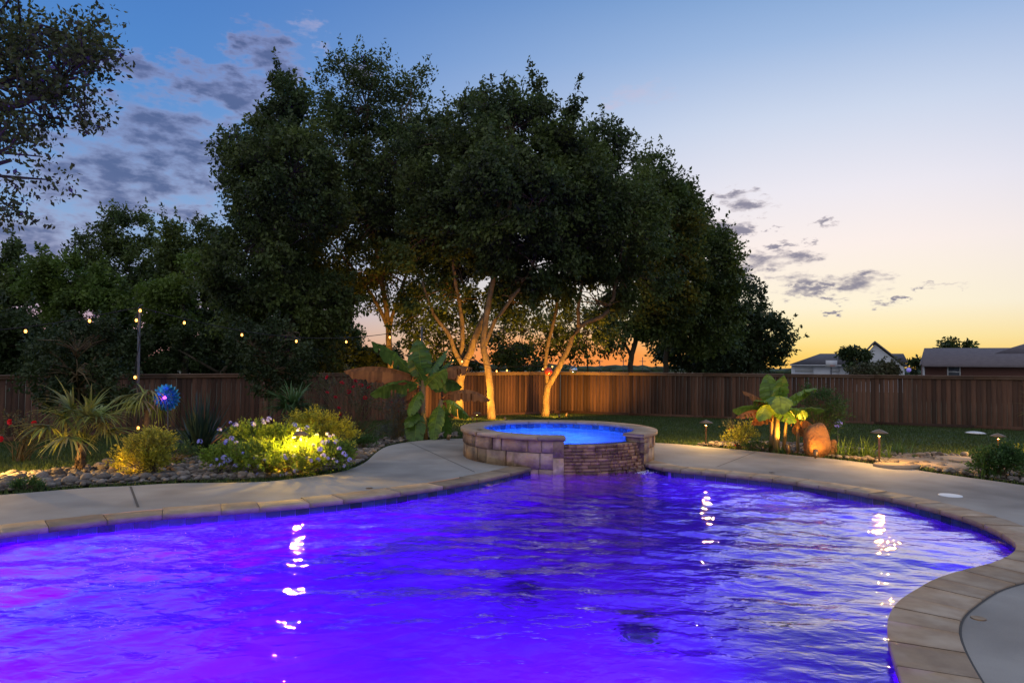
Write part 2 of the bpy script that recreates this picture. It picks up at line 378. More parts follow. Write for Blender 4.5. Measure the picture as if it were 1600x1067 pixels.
# ------------------------------------------------------------------ terrain
def azr(p): return math.atan2(p[0], p[1]), math.hypot(p[0], p[1])
FENCE_PX = [(-260, 586, 715), (0, 585, 690), (364, 585, 676), (600, 583, 655), (877, 580, 645), (1060, 577, 648), (1600, 587, 673), (1800, 591, 682)]
FL = at(-420, 586, 15.6); FA = at(0, 585, 18.5); FB = at(877, 580.5, 29.5); FC = at(1600, 587, 22.6); FD = FC+(FC-FB)*.25
FTOP = [(FL.x, FL.y, 1.06), (FA.x, FA.y, 1.09), (FB.x, FB.y, FB.z), (FC.x, FC.y, FC.z), (FD.x, FD.y, FC.z)]
FH = 1.83
deck_out = [P(*p) for p in [(-420, 800), (-200, 786), (0, 773), (135, 762), (202, 759), (270, 755), (400, 753), (447, 749), (532, 737), (569, 723), (589, 706), (609, 696), (650, 689), (717, 685),
                             (850, 686), (1030, 692), (1117, 699), (1195, 706), (1252, 712), (1303, 717), (1384, 727), (1478, 741), (1566, 753), (1640, 765), (1760, 790)]]
def interp_polar(pts, a):
    ps = sorted(azr(p)+(i,) for i, p in enumerate(pts))
    if a <= ps[0][0]: return ps[0][1], ps[0][2], ps[0][2], 0
    for (a0, r0, i0), (a1, r1, i1) in zip(ps, ps[1:]):
        if a0 <= a <= a1:
            t = (a-a0)/max(1e-9, a1-a0); return r0+(r1-r0)*t, i0, i1, t
    return ps[-1][1], ps[-1][2], ps[-1][2], 0
def gz(x, y):
    a, r = azr((x, y))
    if y <= 0: return -.05
    r0 = interp_polar(deck_out, a)[0]
    r1, i0, i1, t = interp_polar(FTOP, a)
    zb = FTOP[i0][2]*(1-t)+FTOP[i1][2]*t-FH
    k = (r-r0)/(r1-r0)
    if k <= 0: return -.03
    k = min(k, 1)
    z = -.03+(zb+.03)*k
    if r > r1: z = zb-min(.5, (r-r1)*.01)
    return z
def G(px, py):                                # pixel onto the lawn
    d = ray(px, py); t = 3.0
    for _ in range(4000):
        p = Vector((0, 0, CH))+d*t
        if p.z <= gz(p.x, p.y): return Vector((p.x, p.y, gz(p.x, p.y)))
        t += .02
    return p

# pool outline (inner edge of the coping) ------------------------------------
px_out = [(-260, 872), (-120, 848), (0, 833), (100, 821), (200, 809), (300, 801), (400, 794), (500, 785), (600, 773), (700, 758), (760, 747), (810, 736), (860, 724), (940, 717), (1000, 723),
          (1045, 733), (1100, 738), (1200, 748), (1300, 762), (1400, 780), (1480, 800), (1540, 820), (1580, 840), (1596, 853), (1590, 866), (1553, 884), (1484, 901), (1432, 928), (1409, 944), (1395, 970),
          (1397, 1000), (1408, 1036), (1424, 1075), (1455, 1140)]
pool_ctl = [P(*p) for p in px_out]
e = pool_ctl[-1]
pool_ctl += [Vector((e.x+.35, e.y-.55, 0)), Vector((e.x+.4, e.y-1.2, 0)), Vector((e.x-.3, 1.35, 0)), Vector((0, 1.2, 0)), Vector((-2.5, 1.2, 0)), Vector((-5, 1.8, 0)), Vector((-6.6, 3.0, 0)), Vector((-6.6, 4.4, 0))]
def spline(ctl, step=.06, closed=True):
    out = []; n = len(ctl)
    for i in range(n if closed else n-1):
        g4 = [ctl[(i+k) % n] if closed else ctl[max(0, min(n-1, i+k))] for k in (-1, 0, 1, 2)]
        L_ = (g4[2]-g4[1]).length; m_ = max(1, int(L_/step))
        for j in range(m_):
            t = j/m_
            out.append(.5*((2*g4[1])+(-g4[0]+g4[2])*t+(2*g4[0]-5*g4[1]+4*g4[2]-g4[3])*t*t+(-g4[0]+3*g4[1]-3*g4[2]+g4[3])*t**3))
    if not closed: out.append(ctl[-1])
    return out
def smooth_closed(pts, it=6):
    A = np.array([(p.x, p.y) for p in pts])
    for _ in range(it): A = .25*np.roll(A, 1, 0)+.5*A+.25*np.roll(A, -1, 0)
    return A
def resample(A, step, closed=True):
    B = np.vstack([A, A[:1]]) if closed else A
    s = np.concatenate([[0], np.cumsum(np.linalg.norm(np.diff(B, axis=0), axis=1))])
    n = int(s[-1]/step); t = np.linspace(0, s[-1], n+1)
    Q = np.stack([np.interp(t, s, B[:, 0]), np.interp(t, s, B[:, 1])], 1)
    return Q[:-1] if closed else Q
pool = resample(smooth_closed(spline(pool_ctl), 8), .08)
def area(A): return .5*np.sum(A[:, 0]*np.roll(A[:, 1], -1)-np.roll(A[:, 0], -1)*A[:, 1])
if area(pool) < 0: pool = pool[::-1].copy()
def offset(A, d, it=3):
    T = np.roll(A, -1, 0)-np.roll(A, 1, 0); T /= np.linalg.norm(T, axis=1)[:, None]
    Nn = np.stack([T[:, 1], -T[:, 0]], 1)
    for _ in range(it): Nn = .25*np.roll(Nn, 1, 0)+.5*Nn+.25*np.roll(Nn, -1, 0)
    Nn /= np.linalg.norm(Nn, axis=1)[:, None]
    return A+Nn*d
def inside(A, x, y):
    x = np.atleast_1d(x); y = np.atleast_1d(y); c = np.zeros(x.shape, bool); n = len(A)
    for i in range(n):
        x0, y0 = A[i]; x1, y1 = A[(i+1) % n]
        if y0 == y1: continue
        k = ((y0 > y) != (y1 > y)) & (x < (x1-x0)*(y-y0)/(y1-y0)+x0); c ^= k
    return c
SPC = Vector((.80, 11.55)); SPR = 1.60
def in_spa(x, y, r): return (x-SPC.x)**2+(y-SPC.y)**2 < r*r
def spa_ring(r): return [(SPC.x+r*math.sin(t), SPC.y-r*math.cos(t)) for t in np.linspace(0, 2*math.pi, 72, endpoint=False)]
WZ = -.088; DEPTH = -1.55; CW = .325
outer = offset(pool, CW)

def sheet(name, rings, mt, z, holes=(), zf=None):       # flat sheet: outer ring + holes, constrained triangulation
    V = []; E = []; 
    for rg in rings+list(holes):
        b = len(V); n = len(rg); V += [Vector((float(p[0]), float(p[1]))) for p in rg]; E += [(b+i, b+(i+1) % n) for i in range(n)]
    vo, eo, fo, *_ = delaunay_2d_cdt(V, E, [], 0, 1e-5)
    fo = [list(f) for f in fo]
    C = np.array([[sum(vo[i].x for i in f)/len(f), sum(vo[i].y for i in f)/len(f)] for f in fo])
    keep = inside(np.array(rings[0]), C[:, 0], C[:, 1])
    for h in holes: keep &= ~inside(np.array(h), C[:, 0], C[:, 1])
    b = MB(); b.add([(v.x, v.y, zf(v.x, v.y) if zf else z) for v in vo], [f for f, k in zip(fo, keep) if k], .5)
    return b.build(name, mt, smooth=False)

# deck ----------------------------------------------------------------------
dk = resample(np.array([(p.x, p.y) for p in spline(deck_out, .15, False)]), .15, False)
deck_ring = list(map(tuple, dk))+[(9, 5.5), (9, -4), (-9.5, -4), (-9.5, 5.5)]
hole = offset(pool, CW-.01)
d = struct(sheet('pool_deck', [deck_ring], MT['concrete'], 0.0, [list(map(tuple, hole)), spa_ring(SPR-.15)]))
# deck edge skirt
b = MB()
for i in range(len(dk)-1):
    p, q = dk[i], dk[i+1]; b.add([(p[0], p[1], 0), (q[0], q[1], 0), (q[0], q[1], -.2), (p[0], p[1], -.2)], [(3, 2, 1, 0)], .5)
struct(b.build('deck_edge', MT['concrete'], smooth=False))
b = MB()
def joint(p, q, w=.009):
    p = P(*p, .003); q = P(*q, .003); d_ = (q-p).normalized(); s_ = Vector((-d_.y, d_.x, 0))*w
    b.add([tuple(p-s_), tuple(q-s_), tuple(q+s_), tuple(p+s_)], [(0, 1, 2, 3)], .5)
for j in [((204, 759.5), (216, 792)), ((1060, 700), (1120, 712)), ((690, 690), (620, 744)), ((1440, 738), (1600, 792))][:1]: joint(*j, .012)
joint((640, 691), (742, 737), .006)
joint((1180, 706), (1120, 729), .006)
# joint between the near deck and its coping
of = offset(pool, CW+.002); of2 = offset(pool, CW+.014)
for i in range(len(of)):
    j = (i+1) % len(of)
    if of[i][0] > 1.0 and of[i][1] < 6.3:
        b.add([(of[i][0], of[i][1], .003), (of[j][0], of[j][1], .003), (of2[j][0], of2[j][1], .003), (of2[i][0], of2[i][1], .003)], [(0, 1, 2, 3)], .5)
struct(b.build('deck_joint', MT['joint'], smooth=False))

# coping stones ---------------------------------------------------------------
S = np.concatenate([[0], np.cumsum(np.linalg.norm(np.diff(np.vstack([pool, pool[:1]]), axis=0), axis=1))]); PL = S[-1]
PC = np.vstack([pool, pool[:1]]); OC = np.vstack([outer, outer[:1]])
def pl_at(A, s): s = s % PL; return np.array([np.interp(s, S, A[:, 0]), np.interp(s, S, A[:, 1])])
b1 = MB(); b2 = MB(); bg_ = MB(); s = 0.0
INN = np.vstack([offset(pool, -.03), offset(pool, -.03)[:1]])
def slab(mb, s0, s1, w0, w1, zt, zb, g_=.005, jag=0.0):
    k = max(2, int((s1-s0)/.08)+1); ss = np.linspace(s0+g_, s1-g_, k); V = []
    top = []
    for x in ss:
        i_ = pl_at(INN, x); o_ = pl_at(OC, x); dv = o_-i_
        a = i_+dv*w0; c = i_+dv*(w1+random.uniform(-jag, jag))
        rnd_ = random.uniform(-.002, .002)
        V += [(a[0], a[1], zb), (a[0], a[1], zt-.006), (a[0]+dv[0]*.018, a[1]+dv[1]*.018, zt+rnd_), (c[0]-dv[0]*.012, c[1]-dv[1]*.012, zt+rnd_), (c[0], c[1], zt-.004), (c[0], c[1], zb)]
    F = []
    for i in range(k-1):
        for j in range(6):
            j2 = (j+1) % 6; F.append((i*6+j, (i+1)*6+j, (i+1)*6+j2, i*6+j2))
    F.append((5, 4, 3, 2, 1, 0)); F.append(tuple((k-1)*6+j for j in range(6)))
    mb.add(V, F, random.random())
while s < PL-.05:
    q = pl_at(PC, s)
    rustic = q[0] < 1.5 and q[1] > 4.4
    ln = random.uniform(.3, .72) if rustic else random.uniform(.28, .36)
    if PL-s-ln < .2: ln = PL-s
    sc_ = q[0] > 1.4 or not rustic
    qm = pl_at(PC, s+ln/2); qo = pl_at(OC, s+ln/2)
    if in_spa(*((qm+qo)/2), SPR-.02): s += ln; continue
    slab(b1 if rustic else b2, s, s+ln, 0, random.choice([.82, .95, 1.04, 1.0]) if rustic else 1.0, .010 if rustic else .014, -.040, .003 if rustic else .0025, .015 if rustic else 0)
    s += ln
struct(b1.build('flagstone_coping', MT['coping'], smooth=False)); struct(b2.build('paver_coping', MT['coping2'], smooth=False))
INp = offset(pool, -.015)
b = MB(); n = len(pool)
V = [(p[0], p[1], -.004) for p in INp]+[(p[0], p[1], -.004) for p in outer]+[(p[0], p[1], -.036) for p in INp]
ok_ = [i for i in range(n) if not in_spa(pool[i][0], pool[i][1], SPR-.1)]
b.add(V, [(i, (i+1) % n, n+(i+1) % n, n+i) for i in ok_]+[(2*n+i, 2*n+(i+1) % n, (i+1) % n, i) for i in ok_], .5)
struct(b.build('coping_mortar', MT['grout'], smooth=False))

# pool shell: tile band, walls, floor
b = MB(); k = int(PL/.15); ts = np.linspace(0, PL, k+1)
for i in range(k):
    p, q = pl_at(PC, ts[i]+.002), pl_at(PC, ts[i+1]-.002)
    if in_spa(p[0], p[1], SPR-.1): continue
    b.add([(p[0], p[1], -.038), (q[0], q[1], -.038), (q[0], q[1], -.20), (p[0], p[1], -.20)], [(0, 1, 2, 3)])
struct(b.build('waterline_tiles', MT['tile'], smooth=False))
b = MB(); P2 = offset(pool, .004); fl = offset(pool, -.25)
V = [(p[0], p[1], -.03) for p in P2]+[(p[0], p[1], DEPTH+.25) for p in P2]+[(p[0], p[1], DEPTH) for p in fl]
b.add(V, [(n+i, n+(i+1) % n, (i+1) % n, i) for i in ok_]+[(2*n+i, 2*n+(i+1) % n, n+(i+1) % n, n+i) for i in ok_], .5)
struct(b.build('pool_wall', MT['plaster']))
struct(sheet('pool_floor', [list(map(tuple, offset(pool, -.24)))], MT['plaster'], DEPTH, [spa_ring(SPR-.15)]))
# an underwater sitting ledge near the left end
lc = P(20, 880, -.5)
b = MB(); b.lathe([(0, .0), (.62, 0), (.66, -.03), (.66, DEPTH+.5)], (lc.x-.3, lc.y+.1, -.5), 40)
struct(b.build('pool_bench', material('bench_tile', (.02, .10, .24), (.03, .16, .34), 9, .5)))

# water ------------------------------------------------------------------------
def waves(x, y):
    r2 = np.random.default_rng(3); z = np.zeros_like(x)
    for i in range(44):
        lam = .13*(1.5/.13)**r2.random(); th = math.radians(101)+r2.normal()*(.30 if lam > .5 else .36); k = 2*math.pi/lam
        amp = .0029*lam**.95*(1.1 if lam < .6 else .7)
        z += amp*np.sin(k*(x*math.cos(th)+y*math.sin(th))+r2.random()*6.28+1.2*np.sin(x*.8+i)+.9*np.sin(y*.7+i*2))*(.75+.5*np.sin(x*.9+y*.6+i*1.7))
    # ripples spreading from the spillway
    d_ = np.hypot(x-1.5, y-9.8); z += .0045*np.exp(-d_/1.6)*np.sin(d_*26+np.sin(np.arctan2(y-9.8, x-1.5)*6)*1.4)
    return z
def water(name, ringA, z0, step, mt, wf, parent=None):
    x0, y0 = ringA.min(0)-.1; x1, y1 = ringA.max(0)+.1
    nx = int((x1-x0)/step); ny = int((y1-y0)/step)
    gx, gy = np.meshgrid(np.linspace(x0, x1, nx+1), np.linspace(y0, y1, ny+1)); 
    ins = inside(ringA, gx.ravel(), gy.ravel()).reshape(gx.shape)
    zz = z0+wf(gx, gy)
    kc = ins[:-1, :-1] | ins[1:, :-1] | ins[:-1, 1:] | ins[1:, 1:]
    if name == 'pool_water': kc &= ~(np.hypot(gx[:-1, :-1]-SPC.x, gy[:-1, :-1]-SPC.y) < SPR-.2)
    idx = -np.ones(gx.size, int); I = np.arange(gx.size).reshape(gx.shape)
    F = np.stack([I[:-1, :-1][kc], I[:-1, 1:][kc], I[1:, 1:][kc], I[1:, :-1][kc]], 1)
    u = np.unique(F); idx[u] = np.arange(len(u))
    b = MB(); b.quads(np.stack([gx.ravel()[u], gy.ravel()[u], zz.ravel()[u]], 1), idx[F], np.full(len(F), .5))
    return b.build(name, mt, parent)
struct(water('pool_water', offset(pool, .02), WZ, .032, MT['water'], waves))

# floor drains
for i, (px, py) in enumerate([(812, 925), (995, 990)]):
    c = P(px, py, WZ); dirv = ray(px, py).normalized()
    # refracted ray down to the floor
    s_ = Vector((dirv.x, dirv.y, 0)); sin2 = s_.length/1.33; cos2 = math.sqrt(1-sin2*sin2); h = WZ-DEPTH
    c = c+s_.normalized()*(h*sin2/cos2)
    b = MB(); b.lathe([(0, .055), (.10, .05), (.15, .03), (.16, .0)], (c.x, c.y, DEPTH), 20)
    tag(b.build('pool_drain', MT['drain'], origin=(c.x, c.y, DEPTH)), ['round dark drain cover on the pool floor nearer the middle of the pool', 'round dark drain cover on the pool floor closest to the camera'][i], 'drain', 'drain covers on the pool floor')

# pool lights: wall niches with violet or blue lenses
VI = (.12, .0, 1.0); BL = (.03, .0, 1.0)
def pool_light(x, y, tx, ty, col, pw, label, ang=165):
    c = Vector((x, y, -.62)); t = (Vector((tx, ty, -.95))-c).normalized()
    o = thing('pool_light', c, label, 'pool light', 'lights set in the pool wall')
    a = MB(); sd = t.cross(Vector((0, 0, 1))).normalized(); upv = sd.cross(t)
    V = []; F = []
    for (ra, dd) in ((.10, -.1), (.125, -.02), (.125, 0.02), (.10, .03)):
        for j in range(20):
            an = 2*math.pi*j/20; V.append(tuple(c+t*dd+(sd*math.cos(an)+upv*math.sin(an))*ra))
    for i in range(3):
        for j in range(20): F.append((i*20+j, i*20+(j+1) % 20, (i+1)*20+(j+1) % 20, (i+1)*20+j))
    a.add(V, F, .5); a.build('rim', MT['chrome'], o)
    l = MB(); l.add([tuple(c+t*.028+(sd*math.cos(2*math.pi*j/20)+upv*math.sin(2*math.pi*j/20))*.10) for j in range(20)], [tuple(range(20))], .5); l.build('lens', MT['poollens'], o)
    lamp('glow', 'SPOT', c+t*.08, col, pw, o, .02, c+t*2, min(ang, 155), .4)
near = P(1403, 1015, 0)
pool_light(near.x-.06, near.y-.1, near.x-2, near.y+.4, VI, 40, 'pool light under the curved stone coping at right, glowing violet')
pool_light(-2.0, 1.45, -1.5, 4, VI, 3200, 'pool light in the near wall left of the camera, below the frame')
pool_light(.2, 1.38, -1.2, 4, VI, 4600, 'pool light in the near wall straight below the camera', 110)
pool_light(-6.3, 3.7, -3, 5.2, VI, 1800, 'pool light in the left end wall, outside the frame', 115)
pool_light(-4.3, 1.75, -3.8, 4, VI, 1500, 'pool light in the near wall at far left, below the frame', 115)

# ------------------------------------------------------------------ spa
SC = Vector((.80, 11.55, 0)); SR = 1.60; ZT = .46
tl, tr_ = at(719, 664, 11.6), at(1032, 676, 11.4)
spa = thing('raised_spa', (SC.x, SC.y, 0), 'round raised stone spa with a stepped spillway falling into the violet pool', 'spa')
def sp(a, r, z): return (SC.x+r*math.sin(R(a)), SC.y-r*math.cos(R(a)), z)    # angle 0 faces the camera, + to the right
A0, A1 = -1.0, 50.0              # notch of the spillway
def arc(mb, a0, a1, r0, r1, z0, z1, rn=None, step=4, slope=0.0):
    k = max(1, int(math.ceil((a1-a0)/step))); V = []; F = []
    for i in range(k+1):
        a = a0+(a1-a0)*i/k
        V += [sp(a, r0, z0), sp(a, r1+slope, z0), sp(a, r1, z1), sp(a, r0, z1)]
    for i in range(k):
        for j in range(4):
            j2 = (j+1) % 4; F.append((i*4+j, (i+1)*4+j, (i+1)*4+j2, i*4+j2))
    F.append((3, 2, 1, 0)); F.append((k*4, k*4+1, k*4+2, k*4+3))
    mb.add(V, F, random.random() if rn is None else rn)
# core wall
core = MB(); arc(core, A1, 360+A0, SR-.28, SR-.03, -1.7, ZT-.052, .5); arc(core, A0, A1, SR-.28, SR-.13, -1.7, .325, .5)
core.build('wall_core', MT['grout'], spa, smooth=False)
st = MB(); z = -.16
while z < ZT-.055:
    hrow = min(random.uniform(.09, .24), ZT-.052-z)
    if ZT-.052-z-hrow < .06: hrow = ZT-.052-z
    a = A1+4.5
    while a < 360+A0-4.5:
        w = random.uniform(5, 17); a1 = min(a+w, 360+A0-4.5)
        if 360+A0-4.5-a1 < 3: a1 = 360+A0-4.5
        arc(st, a+.18, a1-.18, SR-.04, SR+random.uniform(-.014, .02), z+random.uniform(.003, .008), z+hrow-random.uniform(.003, .008), step=2.5)
        a = a1
    z += hrow
st.build('stone_veneer', MT['stone'], spa, smooth=False)
for a0, a1 in ((A0-5.5, A0), (A1, A1+5.5)):      # piers on both sides of the notch
    z = -.2; pr = MB()
    for hh in ((.36, .35) if a0 < 0 else (.17, .2, .16, .2)):
        hh = min(hh, ZT-.052-z)
        if hh > .03: arc(pr, a0, a1, SR-.26, SR+.035+random.uniform(-.005, .008), z+.003, z+hh-.003)
        z += hh
    pr.build('pier', MT['stone'], spa, smooth=False)
cp = MB(); a = A1-1.0
while a < 360+A0+1:
    w = random.uniform(16, 24); a1 = min(a+w, 360+A0+1)
    if 360+A0+1-a1 < 8: a1 = 360+A0+1
    arc(cp, a+.1, a1-.1, SR-.33, SR+.05+random.uniform(-.004, .008), ZT-.05, ZT+random.uniform(-.002, .002), step=2)
    a = a1
cp.build('coping', MT['coping2'], spa, smooth=False)
ld = MB(); z = -.2; row = 0; rows = 11; hr = (.33+.2)/rows
for row in range(rows):
    prot = .11*(1-row/rows)**1.2
    a = A0+.1-random.uniform(0, 3)
    while a < A1+.5*0:
        w = random.uniform(3, 8); a0_ = max(a, A0+.1); a1 = min(a+w, A1-.1)
        if a1-a0_ > .4: arc(ld, a0_+.06, a1-.06, SR-.2, SR-.10+prot+random.uniform(-.012, .012)+.10*max(0, (a0_-30)/20)*(1-row/rows), z+.002, z+hr-.002, step=2)
        a += w
    z += hr
ld.build('spillway', MT['ledger'], spa, smooth=False)
tl_ = MB(); k = 66
for i in range(k):
    a0 = 360*i/k; a1 = 360*(i+1)/k
    mid = ((a0+a1)/2) % 360
    innotch = mid < A1 or mid > 360+A0
    for (z0, z1) in ((.20, .33), (.34, ZT-.055)):
        if innotch and z1 > .33: continue
        V = [sp(a0+.2, SR-.287, z0), sp(a1-.2, SR-.287, z0), sp(a1-.2, SR-.287, z1), sp(a0+.2, SR-.287, z1)]
        tl_.add(V, [(3, 2, 1, 0)])
tl_.build('tile_band', MT['spatile'], spa, smooth=False)
bs_ = MB(); bs_.lathe([(SR-.283, .33), (SR-.283, -.1), (SR-.75, -.12), (SR-.8, -.6), (0, -.62)], (SC.x, SC.y, 0), 48)
bs_.build('basin', material('spa_plaster', (.35, .45, .75), (.45, .55, .8), 3, .7), spa)
circ = np.array([(SC.x+(SR-.24)*math.sin(t), SC.y-(SR-.24)*math.cos(t)) for t in np.linspace(0, 2*math.pi, 90, endpoint=False)])
def wspa(x, y):
    r2 = np.random.default_rng(5); z = np.zeros_like(x)
    for i in range(14):
        lam = .12+.5*r2.random(); th = r2.random()*6.28; z += .0012*lam*2*np.sin(2*math.pi/lam*(x*math.cos(th)+y*math.sin(th))+r2.random()*6)
    return z
sw = water('spa_water', circ, .337, .03, MT['spawater'], wspa); sw.parent = spa; sw.location = -spa.location; sw.name = 'water'
lamp('spa_glow', 'POINT', (SC.x-.2, SC.y+.35, -.15), (.03, .20, 1.0), 110, spa, .02)
# water trickling down the spillway
tk = MB()
for a_ in (24, 27, 28.5, 31, 33.5, 36, 40, 18):
    pts = []; a = a_
    for j in range(9):
        zz = .335-.05*j; pr_ = .11*(j/8)**1.1; pts.append(Vector(sp(a+random.uniform(-.4, .4), SR-.08+pr_+.012, zz)))
    tk.tube(pts, [random.uniform(.003, .009) for _ in pts], 5)
tk.build('falling_water', MT['spawater'], spa)
sfo = MB()
for i in range(90):
    a = random.uniform(38, 54); r_ = SR+random.uniform(.08, .3); sfo.lathe([(0, -.008), (.009, 0), (0, .008)], sp(a, r_, WZ+.004), 5)
tag(sfo.build('splash_foam', MT['white'], origin=(SC.x+1.2, SC.y-1.1, WZ)), 'white bubbles foaming where the spillway meets the pool', 'foam', kind='stuff')

# ------------------------------------------------------------------ ground (one sheet to the horizon)
radii_after = [1.0, 1.02, 1.1, 1.3, 1.8, 3, 6, 15, 50, 200]
angs = np.radians(np.concatenate([np.linspace(-180, -75, 22), np.linspace(-72, 72, 145), np.linspace(75, 180, 22)]))
V = []; nr = 0
for a in angs:
    col = []
    if abs(a) <= R(73):
        r0 = interp_polar(deck_out, a)[0]; r1 = interp_polar(FTOP, a)[0]
    else: r0 = 8.; r1 = 22.
    for k in range(15):
        t = k/14; r_ = (r0-.12)+(r1-r0+.12)*t; col.append(r_)
    col += [r1+.5, r1+2, r1+6, r1+15, r1+40, r1+100, r1+300, r1+1000, r1+4500]
    for r_ in col:
        x, y = r_*math.sin(a), r_*math.cos(a)
        inner = abs(a) <= R(73)
        zz = gz(x, y) if inner and y > 0 else -.05-.4*min(1, max(0, (r_-8)/14))
        if r_ < r1+.1 and inner: zz += .012*math.sin(x*1.7)*math.cos(y*1.3)
        V.append((x, y, zz))
    nr = len(col)
F = []; Ffar = []
for i in range(len(angs)-1):
    for j in range(nr-1):
        q_ = (i*nr+j, (i+1)*nr+j, (i+1)*nr+j+1, i*nr+j+1)
        F.append(q_[::-1])
b = MB(); b.add(V, F, .5); gnd = struct(b.build('ground', MT['grass']))
gnd.data.materials.append(MT['field'])
for p_ in gnd.data.polygons:
    if Vector((p_.center.x, p_.center.y)).length > 45: p_.material_index = 1

# planting beds (soil sheets a little above the lawn)
def bed(name, pxs, dz=.012):
    pts = [G(*p) for p in pxs]; A = resample(smooth_closed(spline(pts, .1), 2), .25)
    if area(A) < 0: A = A[::-1]
    x0, y0 = A.min(0); x1, y1 = A.max(0)
    ringed = [list(map(tuple, A))]
    o = sheet(name, ringed, MT['soil'], 0, (), lambda x, y: gz(x, y)+dz+.012)
    struct(o); return A
bedL = bed('stone_bed', [(-380, 806), (-150, 781), (0, 771), (135, 761), (202, 758), (270, 754), (400, 750), (447, 747), (532, 735), (569, 722), (589, 706), (609, 696), (650, 688.5), (712, 684.5),
                        (712, 680), (680, 679), (600, 690), (540, 700), (420, 705), (300, 706), (200, 722), (100, 736), (0, 745), (-200, 757), (-380, 772)])
bedR = bed('stone_bed', [(1085, 698), (1117, 698.5), (1195, 705.5), (1252, 711.5), (1303, 716.5), (1384, 726.5), (1478, 740.5), (1566, 752), (1660, 764), (1660, 738), (1560, 716), (1480, 714), (1400, 710), (1300, 700), (1200, 693), (1130, 692)])

# ------------------------------------------------------------------ river stones
def rock_mesh(seed, sub=2):
    r_ = random.Random(seed)
    t = (1+5**.5)/2
    V = [(-1, t, 0), (1, t, 0), (-1, -t, 0), (1, -t, 0), (0, -1, t), (0, 1, t), (0, -1, -t), (0, 1, -t), (t, 0, -1), (t, 0, 1), (-t, 0, -1), (-t, 0, 1)]
    F = [(0, 11, 5), (0, 5, 1), (0, 1, 7), (0, 7, 10), (0, 10, 11), (1, 5, 9), (5, 11, 4), (11, 10, 2), (10, 7, 6), (7, 1, 8), (3, 9, 4), (3, 4, 2), (3, 2, 6), (3, 6, 8), (3, 8, 9), (4, 9, 5), (2, 4, 11), (6, 2, 10), (8, 6, 7), (9, 8, 1)]
    V = [Vector(v).normalized() for v in V]
    for _ in range(sub):
        c = {}; F2 = []
        def mid(a, b_):
            k = (min(a, b_), max(a, b_))
            if k not in c: V.append(((V[a]+V[b_])/2).normalized()); c[k] = len(V)-1
            return c[k]
        for (a, b_, cc) in F:
            x, y, z_ = mid(a, b_), mid(b_, cc), mid(cc, a); F2 += [(a, x, z_), (b_, y, x), (cc, z_, y), (x, y, z_)]
        F = F2
    ax = [Vector((r_.gauss(0, 1), r_.gauss(0, 1), r_.gauss(0, 1))).normalized() for _ in range(7)]; am = [r_.uniform(.05, .24) for _ in ax]
    sx, sy, sz = 1, r_.uniform(.62, .9), r_.uniform(.42, .65); out = []
    for v in V:
        k = 1-sum(a_*max(0, v.dot(x)-.45) for a_, x in zip(am, ax))
        out.append((v.x*k*sx, v.y*k*sy, v.z*k*sz))
    return np.array(out), F
ROCKS = [rock_mesh(i, 1) for i in range(8)]; ROCKS2 = [rock_mesh(20+i, 2) for i in range(6)]
def in_ring(A, p): return bool(inside(A, p[0], p[1])[0])
def scatter(A, n_, avoid=()):
    out = []; x0, y0 = A.min(0); x1, y1 = A.max(0); t = 0
    xs = rng.uniform(x0, x1, n_*12); ys = rng.uniform(y0, y1, n_*12); k = inside(A, xs, ys)
    return list(zip(xs[k], ys[k]))[:n_]
def small_rocks(A, n_, label):
    b = MB(); pts = scatter(A, n_)
    for (x, y) in pts:
        V_, F_ = random.choice(ROCKS); s_ = random.uniform(.028, .06); th = random.uniform(0, 6.28); c, s2 = math.cos(th), math.sin(th)
        Q = V_*s_; Q = np.stack([Q[:, 0]*c-Q[:, 1]*s2, Q[:, 0]*s2+Q[:, 1]*c, Q[:, 2]], 1)+np.array([x, y, gz(x, y)+.03+s_*.25])
        b.add(Q, F_, random.random())
    tag(b.build('gravel', MT['rock']), label, 'gravel', kind='stuff')
small_rocks(bedL, 3600, 'small river pebbles filling the curved bed on the left')
small_rocks(bedR, 1500, 'small river pebbles filling the bed beyond the right deck')
def big_rocks(A, n_, label, group, smin, smax, nv=6):
    protos = []
    for i in range(nv):
        V_, F_ = ROCKS2[i % 6]; b = MB(); b.add(V_, F_, random.random()); protos.append(b)
    pts = []; cand = scatter(A, n_*4)
    first = {}
    for (x, y) in cand:
        if len(pts) >= n_: break
        if all((x-a)**2+(y-b_)**2 > .011 for a, b_ in pts): pts.append((x, y))
    for i, (x, y) in enumerate(pts):
        k = i % nv
        if k not in first: o = protos[k].build('river_stone', MT['rock']); first[k] = o
        else: o = first[k].copy(); COL.objects.link(o)
        s_ = random.uniform(smin, smax); o.scale = (s_, s_, s_); o.rotation_euler = (random.uniform(-.2, .2), random.uniform(-.2, .2), random.uniform(0, 6.28))
        o.location = (x, y, gz(x, y)+.03+s_*.4); tag(o, label, 'stone', group)
big_rocks(bedL, 230, 'rounded grey or tan river stone lying in the curved bed along the left deck', 'river stones in the left bed', .055, .11)
big_rocks(bedR, 70, 'rounded pale river stone lying in the bed beyond the right deck', 'river stones in the right bed', .05, .10)
